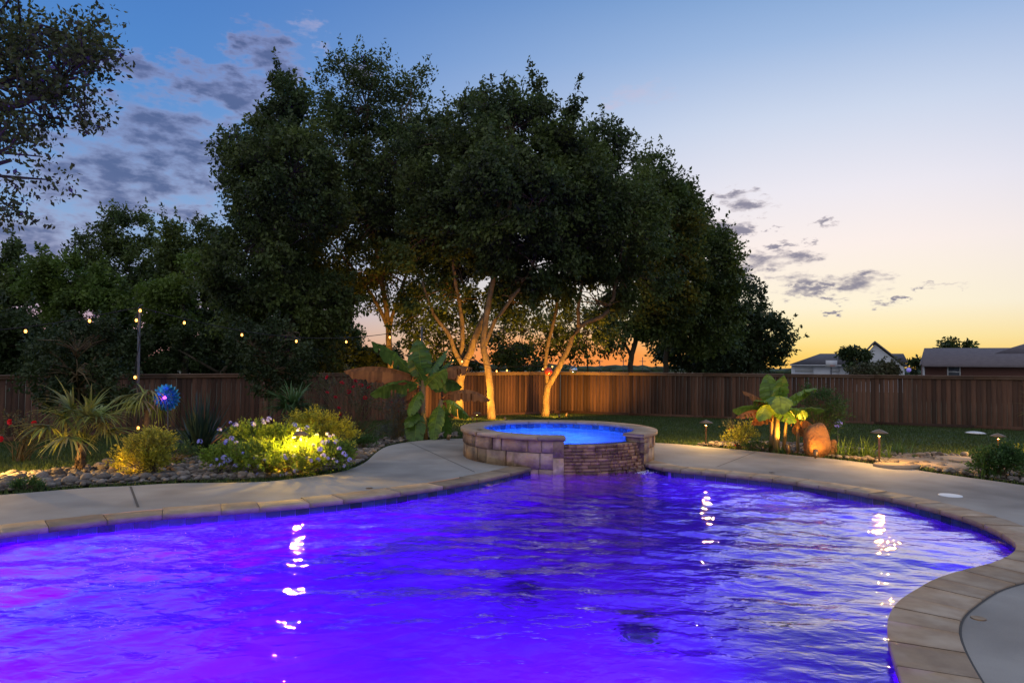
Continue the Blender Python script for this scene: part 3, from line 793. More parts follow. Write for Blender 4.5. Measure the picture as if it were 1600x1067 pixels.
def boulder(name, loc, sc, mt, label, cat='boulder', seed=77, sub=3):
    V_, F_ = rock_mesh(seed, sub); V_ = V_*np.array([1, 1.2, 1.7]); V_ = np.sign(V_)*np.abs(V_)**.7*np.array(sc); V_[:, :2] *= (1-.16*V_[:, 2:3]/sc[2]); V_ = np.minimum(V_, np.array([.80, .9, .86])*np.array(sc)*np.array([1, 1.1, 1.5])); V_[:, 0] = np.maximum(V_[:, 0], -.78*sc[0]); V_[:, 2] += .12*V_[:, 0]; V_ += .014*np.sin(V_[:, [1, 2, 0]]*15+seed); V_[:, 2] -= V_[:, 2].min()+.03
    b = MB(); b.add(V_+np.array(loc), F_, .5); tag(b.build(name, mt, origin=loc), label, cat)
g_ = G(1275, 714); boulder('boulder', g_, (.235, .2, .33), MT['boulder'], 'tall rust-brown boulder beside the banana plant on the right bed', seed=81)
g_ = G(1296, 714); boulder('boulder', (g_.x+.02, g_.y-.02, g_.z), (.10, .12, .20), MT['boulder'], 'small orange-brown rock leaning against the tall boulder', seed=83, sub=2)
g_ = G(757, 640); boulder('boulder', g_, (.30, .22, .26), MT['boulder'], 'reddish brown boulder beside the second uplit trunk', seed=90)
g_ = G(345, 704); boulder('boulder', g_, (.30, .24, .20), MT['boulder'], 'low reddish boulder behind the flowering bush and right of the yucca', seed=95)
# flagstones
for (px, py, w_, lab) in [(1440, 727, .55, 'broad tan flagstone set in the right bed nearest the path light'), (1400, 733, .35, 'small tan flagstone at the deck edge by the path light'), (1478, 733, .5, 'tan flagstone between the pebbles and the grassy clump on the right'), (1500, 722, .45, 'far tan flagstone at the lawn edge of the right bed')]:
    c = G(px, py); k = random.randint(7, 9); ring = [(c.x+w_*random.uniform(.75, 1.05)*math.cos(2*math.pi*j/k), c.y+w_*.8*random.uniform(.75, 1.05)*math.sin(2*math.pi*j/k)) for j in range(k)]
    b = MB(); zt = c.z+.075; V = [(x, y, zt) for x, y in ring]+[(c.x+(x-c.x)*1.03, c.y+(y-c.y)*1.03, zt-.02) for x, y in ring]+[(x, y, zt-.08) for x, y in ring]
    b.add(V, [tuple(range(k))]+[(i+k, (i+1) % k+k, (i+1) % k, i) for i in range(k)]+[(i+2*k, (i+1) % k+2*k, (i+1) % k+k, i+k) for i in range(k)])
    tag(b.build('flagstone', MT['flag'], smooth=False, origin=(c.x, c.y, c.z)), lab, 'flagstone', 'flagstones in the right bed')

# grass blades over the lawn
def grass():
    n_ = 150000
    a = rng.uniform(R(-41), R(41), n_); u = rng.random(n_)
    aa = np.linspace(R(-41), R(41), 83); r0 = np.array([interp_polar(deck_out, x)[0] for x in aa]); r1 = np.array([interp_polar(FTOP, x)[0] for x in aa])
    rr0 = np.interp(a, aa, r0)+.05; rr1 = np.interp(a, aa, r1)-.1; r_ = rr0+(rr1-rr0)*u
    x = r_*np.sin(a); y = r_*np.cos(a); ok = ~inside(bedL, x, y) & ~inside(bedR, x, y)
    x, y = x[ok], y[ok]; n_ = len(x); z = np.array([gz(p, q) for p, q in zip(x, y)])
    h = rng.uniform(.03, .075, n_); th = rng.uniform(0, math.pi, n_); w = rng.uniform(.006, .014, n_)
    lx, ly = rng.normal(0, .02, n_), rng.normal(0, .02, n_)
    V = np.empty((n_, 3, 3)); V[:, 0] = np.stack([x-w*np.cos(th), y-w*np.sin(th), z], 1); V[:, 1] = np.stack([x+w*np.cos(th), y+w*np.sin(th), z], 1); V[:, 2] = np.stack([x+lx, y+ly, z+h], 1)
    b = MB(); b.quads(V.reshape(-1, 3), np.arange(3*n_).reshape(-1, 3), rng.random(n_)); tag(b.build('grass', MT['blade'], smooth=False), 'short green lawn grass between the beds and the fence', 'grass', kind='stuff')
grass()

# ------------------------------------------------------------------ fence
def fence(p0, p1, label, seed):
    rs = random.Random(seed)
    p0 = Vector(p0); p1 = Vector(p1); d_ = Vector((p1.x-p0.x, p1.y-p0.y, 0)); Ln = d_.length; d_.normalize(); nn = Vector((-d_.y, d_.x, 0))
    if nn.y > 0: nn = -nn                     # towards the yard
    base = Vector((p0.x, p0.y, p0.z-FH)); o = thing('wooden_fence', base, label, 'fence')
    pk = MB(); n_ = int(Ln/.145)
    for i in range(n_):
        s0 = i*.145; s1 = s0+.139-rs.uniform(0, .004); zt = p0.z+(p1.z-p0.z)*(s0/Ln); off = rs.uniform(-.004, .004); tp = -.05+rs.uniform(-.006, .006)
        a = p0+d_*s0; c = p0+d_*s1; rr = rs.random()
        V = []
        for q_ in (a, c):
            for (dn, zz) in ((off, zt-FH-.05), (off, zt+tp), (off-.018, zt+tp), (off-.018, zt-FH-.05)):
                w = q_+nn*dn; V.append((w.x, w.y, zz))
        pk.add(V, [(0, 4, 5, 1), (1, 5, 6, 2), (2, 6, 7, 3), (0, 1, 2, 3), (4, 7, 6, 5)], rr)
    pk.build('pickets', MT['fence'], o, smooth=False)
    kb = MB(); cr = MB()
    def beam(mb, z0, z1, n0, n1, seg=3.0):
        s0 = 0
        while s0 < Ln:
            s1 = min(Ln, s0+seg); V = []
            for s_ in (s0+.002, s1-.002):
                zt = p0.z+(p1.z-p0.z)*(s_/Ln); q_ = p0+d_*s_
                for (dn, zz) in ((n1, z0), (n1, z1), (n0, z1), (n0, z0)): w = q_+nn*dn; V.append((w.x, w.y, zt+zz))
            mb.add(V, [(0, 4, 5, 1), (1, 5, 6, 2), (2, 6, 7, 3), (3, 7, 4, 0), (0, 1, 2, 3), (4, 7, 6, 5)], rs.random()); s0 = s1
    beam(cr, -.04, 0.0, -.09, .07); beam(cr, -.13, -.042, .008, .03)
    cr.build('cap_rail', MT['fencecap'], o, smooth=False)
    beam(kb, -FH-.06, -FH+.15, .008, .036); kb.build('kickboard', MT['fence'], o, smooth=False)
    po = MB(); s_ = 0
    while s_ < Ln:
        q_ = p0+d_*s_-nn*.07; zt = p0.z+(p1.z-p0.z)*(s_/Ln); po.box((q_.x-.045, q_.y-.045, zt-FH-.1), (q_.x+.045, q_.y+.045, zt-.05)); s_ += 2.4
    po.build('posts', MT['fence'], o, smooth=False)
fence(FTOP[0], FTOP[2], 'long cedar board fence behind the left beds up to the corner with the globes', 1)
fence(FTOP[2], FTOP[4], 'cedar board fence crossing the right half behind the lawn', 2)

# ------------------------------------------------------------------ foliage
def leaf_arrays(C, size, aspect=.5, droop=.3, out=None):
    n_ = len(C); d_ = rng.normal(size=(n_, 3))
    if out is not None: d_ = d_*.8+out
    d_[:, 2] -= droop; d_ /= np.linalg.norm(d_, axis=1)[:, None]
    s_ = np.cross(d_, rng.normal(size=(n_, 3))); s_ /= np.linalg.norm(s_, axis=1)[:, None]
    up = np.cross(s_, d_); L_ = (size*rng.uniform(.5, 1.5, n_))[:, None]; w = L_*aspect*.5
    V = np.empty((n_, 4, 3)); V[:, 0] = C; V[:, 1] = C+d_*L_*.45-s_*w+up*w*.25; V[:, 2] = C+d_*L_; V[:, 3] = C+d_*L_*.45+s_*w+up*w*.25
    return V.reshape(-1, 3), np.arange(4*n_).reshape(-1, 4)
def tree(name, base, blobs_, mleaf, mbark, label, group=None, nleaf=30000, lsize=.15, clump=.55, trunk=None, rtrunk=.16, nclump=None, limbs=7, sep_=.55, twigs=True, cat='tree', shell=.5, drop=0.0):
    """blobs_: world ellipsoids (c, rx, ry, rz). trunk: list of world points (first = base); forks: extra lists"""
    o = thing(name, base, label, cat, group)
    vol = np.array([rx*ry*rz for (_, rx, ry, rz) in blobs_]); pr_ = vol/vol.sum()
    if nclump is None: nclump = int(max(30, vol.sum()*4.19/(sep_**3)*.42))
    C = []
    for _ in range(nclump):
        k = rng.choice(len(blobs_), p=pr_); c, rx, ry, rz = blobs_[k]
        d_ = rng.normal(size=3); d_ /= np.linalg.norm(d_); rad = rng.random()**(.333*shell)
        C.append((c[0]+d_[0]*rx*rad, c[1]+d_[1]*ry*rad, c[2]+d_[2]*rz*rad))
    C = np.array(C)
    cc = np.array([b_[0] for b_ in blobs_]).mean(0)
    # leaves around the clumps
    per = np.maximum(6, rng.poisson(nleaf/len(C)*rng.uniform(.45, 1.55, len(C)))); idx = np.repeat(np.arange(len(C)), per)
    cs = clump*rng.uniform(.55, 1.25, len(C)); dirs = rng.normal(size=(len(idx), 3)); dirs *= (rng.random(len(idx))**.55/np.linalg.norm(dirs, axis=1))[:, None]
    od = C-cc; od /= np.linalg.norm(od, axis=1)[:, None]+1e-6
    Pt = C[idx]+dirs*cs[idx][:, None]*np.array([1, 1, .8])+od[idx]*(np.abs(dirs[:, :1]))*cs[idx][:, None]*.35
    # longer sprays of leaves at the outer tips
    if len(C) > 40:
        nt_ = int(len(C)*.5); far_ = np.argsort(-np.linalg.norm((C-cc)/np.maximum(np.ptp(C, axis=0), 1e-3), axis=1))[:nt_]
        per2 = max(8, int(nleaf*.12/nt_)); i2 = np.repeat(far_, per2); sd = od[far_]*.8+np.array([0, 0, .75])+rng.normal(size=(nt_, 3))*.35; sd /= np.linalg.norm(sd, axis=1)[:, None]
        t_ = rng.random(len(i2))[:, None]; ln_ = np.repeat(clump*rng.uniform(1.0, 2.3, nt_), per2)[:, None]; sdi = np.repeat(sd, per2, 0)
        Pt = np.concatenate([Pt, C[i2]+sdi*t_*ln_+rng.normal(size=(len(i2), 3))*clump*.2*(1.15-t_)]); idx = np.concatenate([idx, i2])
    V, F = leaf_arrays(Pt, lsize, .55, .35, od[idx]*.5)
    rr = np.clip(rng.random(len(idx))*.55+rng.random(len(C))[idx]*.45, 0, 1)
    b = MB(); b.quads(V, F, rr); cr = b.build('crown', mleaf, o, smooth=False)
    # trunk, limbs and branches
    t = MB(); trunks = trunk if trunk and isinstance(trunk[0], list) else [trunk or [Vector(base), Vector(base)+Vector((.1, 0, (cc[2]-base[2])*.5)), Vector(cc)]]
    nodes = []
    for ti, tp in enumerate(trunks):
        sm = spline([Vector(p) for p in tp], .25, False)
        if ti == 0:
            r0 = rtrunk; rads = [r0*(1-.62*i/(len(sm)-1))*(1+.35*math.exp(-i*.9)) for i in range(len(sm))]
        else:
            r0 = rtrunk*.6; rads = [r0*(1-.6*i/(len(sm)-1)) for i in range(len(sm))]
        sm = [p+Vector((random.gauss(0, .012), random.gauss(0, .012), 0)) for p in sm]
        t.tube(sm, rads, 10)
        m0 = int(len(sm)*(.45 if ti == 0 else .3)); nodes += [(p, r_) for p, r_ in zip(sm[m0:], rads[m0:])]
    # limbs to cluster centres
    seeds = C[rng.choice(len(C), min(limbs, len(C)), replace=False)]
    for _ in range(4):
        lab_ = ((C[:, None]-seeds[None])**2).sum(2).argmin(1)
        seeds = np.array([C[lab_ == k].mean(0) if (lab_ == k).any() else seeds[k] for k in range(len(seeds))])
    for k, sd in enumerate(seeds):
        sd = Vector(sd); st_, r0 = min(nodes, key=lambda q: (q[0]-sd).length+max(0, q[0].z-sd.z)*1.5+random.uniform(0, .4))
        mid = st_.lerp(sd, .5)+Vector((random.gauss(0, .25), random.gauss(0, .25), random.uniform(-.1, .4)))
        ln = spline([st_, mid, sd], .35, False); rl = [max(.02, r0*.62*(1-.75*i/len(ln))) for i in range(len(ln))]
        t.tube(ln, rl, 7)
        mem = C[lab_ == k]
        if twigs:
            for c_ in mem[:60]:
                c_ = Vector(c_); j = min(range(len(ln)), key=lambda q: (ln[q]-c_).length+.3*abs(q-len(ln)*.6)/len(ln))
                j = max(0, j-1); m2 = ln[j].lerp(c_, .5)+Vector((random.gauss(0, .12), random.gauss(0, .12), random.uniform(0, .15)))
                t.tube([ln[j], m2, c_], [min(rl[j]*.6, .045), .02, .008], 4, cap=False)
    t.build('trunk', mbark, o)
    return o
def B(px, py, rx, ry, Yd, ryd=None):
    c = at(px, py, Yd); k = Yd/FPX; return ((c.x, c.y, c.z), rx*k, (ryd if ryd else min(rx, ry)*k*.9), ry*k)
def tp(lst, Yd): return [at(x, y, Yd+ (dd[0] if dd else 0)) for x, y, *dd in lst]

# grove of oaks inside the fence
g0 = G(612, 648); tree('oak_tree', g0, [B(560, 150, 70, 62, g0.y), B(640, 185, 50, 70, g0.y), B(545, 260, 110, 95, g0.y), B(620, 300, 80, 100, g0.y, 3), B(520, 380, 110, 85, g0.y, 3), B(600, 420, 85, 65, g0.y), B(575, 110, 30, 34, g0.y), B(650, 130, 20, 24, g0.y)],
     MT['leaf'], MT['bark'], 'tallest oak of the grove, its straight uplit trunk behind the banana plant', 'oaks in the grove', 84000, .135, .6,
     [[g0, at(612, 590, g0.y), at(608, 540, g0.y), at(606, 500, g0.y), at(590, 400, g0.y), at(570, 280, g0.y), at(575, 170, g0.y)], tp([(607, 515), (618, 480), (640, 400), (640, 260)], g0.y), tp([(606, 512), (594, 485), (560, 430), (500, 360)], g0.y)], .15, limbs=12)
gL = G(440, 668); gL = at(448, 640, 24); gL.z = gz(gL.x, gL.y)
tree('oak_tree', gL, [B(432, 185, 48, 62, gL.y), B(400, 245, 52, 60, gL.y), B(385, 330, 42, 60, gL.y), B(455, 300, 80, 95, gL.y, 3), B(420, 420, 75, 70, gL.y, 3), B(470, 480, 80, 60, gL.y), B(385, 480, 40, 55, gL.y), B(450, 150, 30, 30, gL.y)],
     MT['leaf'], MT['bark_far'], 'left oak of the grove with a ragged dark left edge against the cloud', 'oaks in the grove', 74000, .135, .58, None, .18, limbs=11)
g1 = G(717, 655); Y1 = g1.y
tree('oak_tree', g1, [B(690, 300, 60, 120, Y1+1, 2.4), B(740, 220, 55, 62, Y1+1), B(720, 350, 80, 80, Y1+1, 2.6), B(670, 400, 65, 60, Y1+1), B(760, 420, 70, 55, Y1+1), B(690, 465, 60, 34, Y1+.5), B(660, 505, 40, 26, Y1+1.5)],
     MT['leaf'], MT['bark'], 'leaning uplit oak left of the spa, forked low over the banana leaves', 'oaks in the grove', 56000, .135, .55,
     [[g1, at(717, 620, Y1), at(722, 583, Y1), at(737, 541, Y1), at(751, 507, Y1), at(768, 470, Y1+.3), at(776, 400, Y1+.6), at(775, 300, Y1+.8)], tp([(726, 574), (714, 556), (700, 521), (677, 490), (660, 440)], Y1), tp([(724, 580), (722, 550), (722, 505), (710, 430), (700, 330)], Y1+.2)], .165, limbs=10)
g2 = G(768, 656); Y2 = g2.y
tree('oak_tree', g2, [B(815, 165, 62, 42, Y2), B(790, 230, 85, 70, Y2), B(870, 195, 42, 40, Y2), B(800, 320, 90, 80, Y2, 3.4), B(860, 300, 60, 70, Y2), B(820, 400, 80, 55, Y2), B(895, 165, 18, 18, Y2), B(820, 470, 55, 34, Y2+1)],
     MT['leaf'], MT['bark'], 'middle oak with a rounded top and a slim uplit trunk right behind the leaning one', 'oaks in the grove', 77000, .14, .6,
     [[g2, at(765, 600, Y2), at(761, 570, Y2), at(756, 524, Y2), at(770, 440, Y2), at(795, 330, Y2), at(810, 220, Y2)], tp([(758, 540), (775, 500), (830, 420), (850, 330)], Y2)], .135, limbs=11)
g3 = G(852, 651); Y3 = g3.y
tree('oak_tree', g3, [B(920, 240, 58, 45, Y3), B(900, 330, 85, 85, Y3, 3.2), B(975, 270, 45, 55, Y3), B(965, 370, 70, 75, Y3, 3), B(860, 420, 75, 50, Y3), B(930, 450, 70, 38, Y3), B(1000, 420, 45, 60, Y3), B(925, 500, 45, 26, Y3+1)],
     MT['leaf'], MT['bark'], 'uplit oak against the fence corner whose trunk leans right behind the spa', 'oaks in the grove', 77000, .14, .6,
     [[g3, at(853, 620, Y3), at(856, 604, Y3), at(870, 580, Y3), at(885, 550, Y3), at(907, 509, Y3), at(950, 485, Y3), at(970, 400, Y3)], tp([(857, 600), (853, 572), (858, 530), (868, 494), (880, 400), (900, 300)], Y3), tp([(905, 512), (905, 470), (920, 380)], Y3)], .135, limbs=11)
# low thin foliage hanging among the trunks
for (px, py, rx, ry, Yd, nl, lab) in [(690, 500, 65, 62, 31, 4200, 'thin sapling with sparse leaves between the two left uplit trunks'), (815, 520, 62, 58, 33, 4200, 'thin sapling with sparse leaves left of the corner oak'), (915, 520, 50, 46, 33, 3600, 'airy shrub lit by the orange sky right of the corner oak')]:
    gg = at(px, 600, Yd); gg.z = gz(gg.x, gg.y); tree('sapling', gg, [B(px, py, rx, ry, Yd)], MT['leaf'], MT['bark_far'], lab, 'saplings beyond the fence', nl, .16, .5, None, .05, nclump=90, limbs=6)
# trees beyond the right fence
for (bx, bl, l_) in ((-60, [(-60, 520, 70, 60), (-10, 560, 60, 32)], 'dark leafy thicket over the fence at the far left edge'), (180, [(130, 562, 80, 30), (220, 556, 70, 36)], 'dark leafy thicket over the fence by the bed pole'),
                     (380, [(330, 566, 80, 24), (420, 566, 80, 26), (360, 520, 60, 40)], 'dark leafy thicket over the fence under the left oak'), (560, [(510, 572, 80, 18), (580, 566, 60, 20), (500, 545, 50, 30)], 'dark leafy thicket over the fence left of the banana plant')):
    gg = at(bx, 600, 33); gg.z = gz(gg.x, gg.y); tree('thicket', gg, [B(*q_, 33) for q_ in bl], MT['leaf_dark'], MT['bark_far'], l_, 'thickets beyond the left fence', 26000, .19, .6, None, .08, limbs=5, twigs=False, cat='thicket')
g4 = at(985, 600, 36); g4.z = -.8
tree('oak_tree', g4, [B(1020, 290, 38, 55, 36), B(1030, 370, 60, 90, 36, 3.4), B(1010, 470, 55, 60, 36), B(975, 500, 38, 36, 36), B(1050, 450, 50, 60, 36)], MT['leaf'], MT['bark_far'], 'oak beyond the fence with a thin dark trunk standing in the orange gap', 'oaks beyond the fence', 44000, .19, .62,
     [[g4, at(985, 572, 36), at(990, 545, 36), at(1000, 500, 36), at(1020, 380, 36)], tp([(988, 560), (978, 540), (968, 520)], 36)], .17, limbs=9)
g5 = at(1040, 600, 40); g5.z = -.85
tree('oak_tree', g5, [B(1075, 360, 38, 55, 40), B(1095, 430, 48, 75, 40, 3.4), B(1060, 490, 55, 55, 40), B(1105, 500, 50, 60, 40), B(1110, 400, 22, 30, 40)], MT['leaf'], MT['bark_far'], 'oak beyond the fence forming the sloping right shoulder of the grove', 'oaks beyond the fence', 40000, .2, .65,
     [[g5, at(1040, 572, 40), at(1042, 545, 40), at(1060, 470, 40)]], .2, limbs=9)
g6 = at(1170, 600, 46); g6.z = -.9
tree('oak_tree', g6, [B(1150, 480, 45, 55, 46), B(1180, 530, 45, 45, 46, 3), B(1205, 530, 28, 36, 46), B(1130, 540, 50, 45, 46)], MT['leaf_dark'], MT['bark_far'], 'low dark tree at the right end of the grove beside the white house', 'oaks beyond the fence', 22000, .22, .6, None, .2, limbs=7)
g7 = at(1070, 600, 44); g7.z = -.9
tree('oak_tree', g7, [B(1090, 545, 60, 34, 44, 2.5), B(1130, 550, 50, 32, 45)], MT['leaf_dark'], MT['bark_far'], 'dark bushy growth just over the fence beneath the sloping oaks', None, 12000, .22, .6, None, .1, limbs=4)
# trees behind the left fence
def bgtree(px, d_, bl, mt, lab, nl=22000, ls=.19):
    g_ = at(px, 600, d_); g_.z = gz(g_.x, g_.y); tree('woodland_tree', g_, [B(*q_, d_) for q_ in bl], MT[mt], MT['bark_far'], lab, 'trees beyond the left fence', nl, ls, .6, None, .17, limbs=7, twigs=False)
bgtree(200, 40, [(195, 365, 55, 34), (215, 430, 75, 55), (160, 400, 50, 40), (240, 480, 60, 60)], 'leaf', 'dark spiky-topped tree rising above the left treeline', 26000)
bgtree(310, 36, [(305, 390, 62, 40), (300, 450, 62, 55), (345, 430, 35, 50), (330, 510, 60, 60)], 'leaf', 'broad tree between the spiky one and the grove', 26000)
bgtree(110, 31, [(115, 430, 62, 34), (90, 465, 70, 40), (150, 475, 50, 40)], 'leaf_bright', 'bright green rounded tree in front of the left treeline', 20000, .16)
bgtree(20, 34, [(10, 440, 50, 60), (50, 480, 60, 60), (-40, 470, 60, 70)], 'leaf', 'green tree at the far left edge under the overhanging branch', 20000)
bgtree(285, 30, [(300, 440, 34, 34), (270, 480, 40, 36)], 'leaf_bright', 'small lighter green tree just left of the grove', 9000, .15)
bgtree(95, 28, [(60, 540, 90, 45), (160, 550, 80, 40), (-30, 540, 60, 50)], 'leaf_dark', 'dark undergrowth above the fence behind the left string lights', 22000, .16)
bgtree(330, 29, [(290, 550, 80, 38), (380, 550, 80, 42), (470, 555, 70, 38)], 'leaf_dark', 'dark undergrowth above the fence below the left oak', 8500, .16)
bgtree(560, 36, [(540, 550, 70, 34), (620, 560, 50, 22), (500, 520, 60, 40)], 'leaf', 'grey-green bush above the fence left of the banana plant', 14000, .17)
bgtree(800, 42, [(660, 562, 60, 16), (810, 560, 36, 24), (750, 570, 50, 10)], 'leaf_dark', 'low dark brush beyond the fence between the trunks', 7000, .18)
# far tree line on the horizon
b = MB()
for i in range(420):
    a = R(random.uniform(-45, 45)); r_ = random.uniform(330, 480); x, y = r_*math.sin(a), r_*math.cos(a); h = random.uniform(2.0, 5.5)
    Vr, Fr = random.choice(ROCKS); b.add(Vr*np.array([random.uniform(5, 12), 5, h])+np.array([x, y, -.5]), Fr)
tag(b.build('far_woodland', MT['leaf_dark'], smooth=False), 'thin dark line of far trees along the horizon', 'woodland', kind='stuff')

# the overhanging tree at the top left, close to the camera
gN = Vector((-8.2, 9.2, gz(-8.2, 9.2)))
tree('overhanging_tree', gN, [B(40, 60, 110, 70, 9.5, 1.1), B(110, 110, 75, 62, 9.3, .8), B(60, 200, 85, 60, 9.4, .8), B(20, 280, 48, 52, 9.4, .6), B(22, 325, 30, 26, 9.4, .4), B(-80, 120, 120, 140, 9.4, 1.2), B(150, 60, 30, 50, 9.4, .4)],
     MT['leaf_near'], MT['bark_far'], 'near tree whose leafy branch hangs into the top left corner', None, 15500, .074, .36, [[gN, gN+Vector((0, 0, 2.2)), at(-260, 200, 9.3), at(-160, 110, 9.4), at(-60, 90, 9.4)], [at(-150, 130, 9.4), at(-20, 170, 9.4), at(60, 150, 9.4)]], .17, nclump=135, limbs=9, cat='tree')

# shrubs inside the fence ------------------------------------------------------
def shrub(px, py, bl, mt, lab, nl, ls, clump=.2, cat='shrub', name='shrub', group=None, nc=60):
    g_ = G(px, py); tree(name, g_, [B(*q_, g_.y) for q_ in bl], MT[mt], MT['rosestem'], lab, group, nl, ls, clump, [[g_, g_+Vector((.02, 0, .3)), at(bl[0][0], bl[0][1], g_.y)]], .03, nclump=nc, limbs=6, cat=cat); return g_
shrub(125, 693, [(120, 560, 68, 55), (150, 600, 60, 40), (90, 600, 50, 40), (140, 525, 40, 30)], 'leaf_dark', 'tall dark crepe myrtle growing in front of the left fence', 13000, .085, .28, nc=110)
shrub(420, 676, [(428, 560, 48, 55), (430, 600, 42, 32), (400, 540, 30, 30)], 'leaf_dark', 'dark upright shrub against the fence behind the green fan palm', 9500, .09, .28, nc=80)

# ------------------------------------------------------------------ plant builders
def blade(mb, base, d_, ln, w, droop, k=5, fold=.25, r=None, tipw=.05, bw=.5):
    d_ = Vector(d_).normalized(); side = d_.cross(Vector((0, 0, 1)))
    side = side.normalized() if side.length > .05 else Vector((1, 0, 0))
    pts = []; p = Vector(base); dd = d_.copy(); wd = []
    for i in range(k+1):
        t = i/k; pts.append(p.copy()); wd.append(w*(bw+(1-bw)*math.sin(min(1, t*2)*math.pi/2))*(1-t)**.7 if t > .3 else w*(bw+(1-bw)*t/.3)); 
        dd = (dd+Vector((0, 0, -droop/k))).normalized(); p = p+dd*(ln/k)
    wd[-1] = w*tipw
    mb.strip(pts, wd, side, r, fold, None)
def fan_palm(px, py, h, nfr, rf, mt, lab, spread=1.0, trunk_r=.07, seed=1, droopy=.5, lean=None, hub=None):
    rs = random.Random(seed); g_ = G(px, py); o = thing('fan_palm', g_, lab, 'palm'); 
    t = MB(); top = g_+Vector((.02, 0, h)); t.tube([g_-Vector((0, 0, .05)), g_+Vector((0, 0, h*.5)), top], [trunk_r*1.15, trunk_r, trunk_r*1.1], 12)
    for i in range(40):
        a = rs.uniform(0, 6.28); z = rs.uniform(0.02, h); c = g_+Vector((math.cos(a)*trunk_r, math.sin(a)*trunk_r, z)); t.tube([c, c+Vector((math.cos(a)*.03, math.sin(a)*.03, .07))], [.012, .003], 4)
    t.build('trunk', MT['palmtrunk'], o)
    for i in range(nfr):
        az_ = 2*math.pi*(i+rs.uniform(-.25, .25))/nfr; elv = rs.uniform(.15, 1.15) if i % 3 else rs.uniform(.9, 1.4)
        d0 = Vector((math.cos(az_)*math.cos(elv), math.sin(az_)*math.cos(elv), math.sin(elv))); pl_ = rf*rs.uniform(.6, .95)*spread
        fr = MB(); mid = top+d0*pl_*.5+Vector((0, 0, .04)); end = top+d0*pl_+Vector((0, 0, -.05*pl_))
        fr.tube([top, mid, end], [.012, .009, .006], 5)
        dd = (end-mid).normalized(); s0 = dd.cross(Vector((0, 0, 1))).normalized(); nseg = 22; upn = s0.cross(dd)
        for j in range(nseg):
            f_ = (j/(nseg-1)-.5)*2; an = f_*R(115); dv = dd*math.cos(an)+s0*math.sin(an)+upn*rs.uniform(.02, .16)
            blade(fr, end, dv, rf*(.95-.28*abs(f_))*rs.uniform(.9, 1.08), .024, droopy*rs.uniform(.5, 1.5), 5, .35, rs.random())
        fr.build('frond', mt, o, smooth=False)
    return o
fan_palm(126, 738, .42, 13, .62, MT['palm'], 'yellow-green fan palm with a short fibrous trunk in the left stone bed', 1.0, .055, 3, 1.1)
fan_palm(228, 712, .85, 7, .60, MT['palm'], 'drooping pale palm behind the light pole and the gold shrub', .7, .05, 8, 2.0)
fan_palm(455, 694, .60, 12, .66, MT['palm2'], 'green fan palm rising behind the blue flowering bush', .75, .05, 5, .8)
g_ = at(1640, 632, 13.0); gg = Vector((g_.x, g_.y, gz(g_.x, g_.y)))
def spiky(g_, n_, ln, w, mt, lab, cat, name, droop=.15, seed=1, elmin=.25, elmax=1.5, part='leaf_rosette', jitter=.05):
    rs = random.Random(seed); o = thing(name, g_, lab, cat); b = MB()
    for i in range(n_):
        a = rs.uniform(0, 6.28); e_ = rs.uniform(elmin, elmax); d0 = (math.cos(a)*math.cos(e_), math.sin(a)*math.cos(e_), math.sin(e_))
        blade(b, g_+Vector((rs.gauss(0, jitter), rs.gauss(0, jitter), .03)), d0, ln*rs.uniform(.7, 1.05), w, droop*rs.uniform(.3, 1.5), 5, .4, rs.random(), .08, .6)
    b.build(part, mt, o, smooth=False); return o
spiky(G(312, 716), 150, 1.15, .03, MT['yucca'], 'dark blue-green yucca with stiff sword leaves beside the metal flower spinner', 'yucca', 'yucca_plant', .12, 4)
# frond of a palm entering at the right edge
o = thing('fan_palm', gg, 'palm at the right edge of the photo showing only a few yellow leaf tips', 'palm')
b = MB(); b.tube([gg, gg+Vector((0, 0, .9))], [.06, .05], 10); b.build('trunk', MT['palmtrunk'], o); b = MB()
for i in range(46):
    a = random.uniform(0, 6.28); e_ = random.uniform(-.2, 1.3); blade(b, gg+Vector((0, 0, .95)), (math.cos(a)*math.cos(e_), math.sin(a)*math.cos(e_), math.sin(e_)), random.uniform(.5, .72), .02, .5, 5, .3)
b.build('frond', MT['palm'], o, smooth=False)

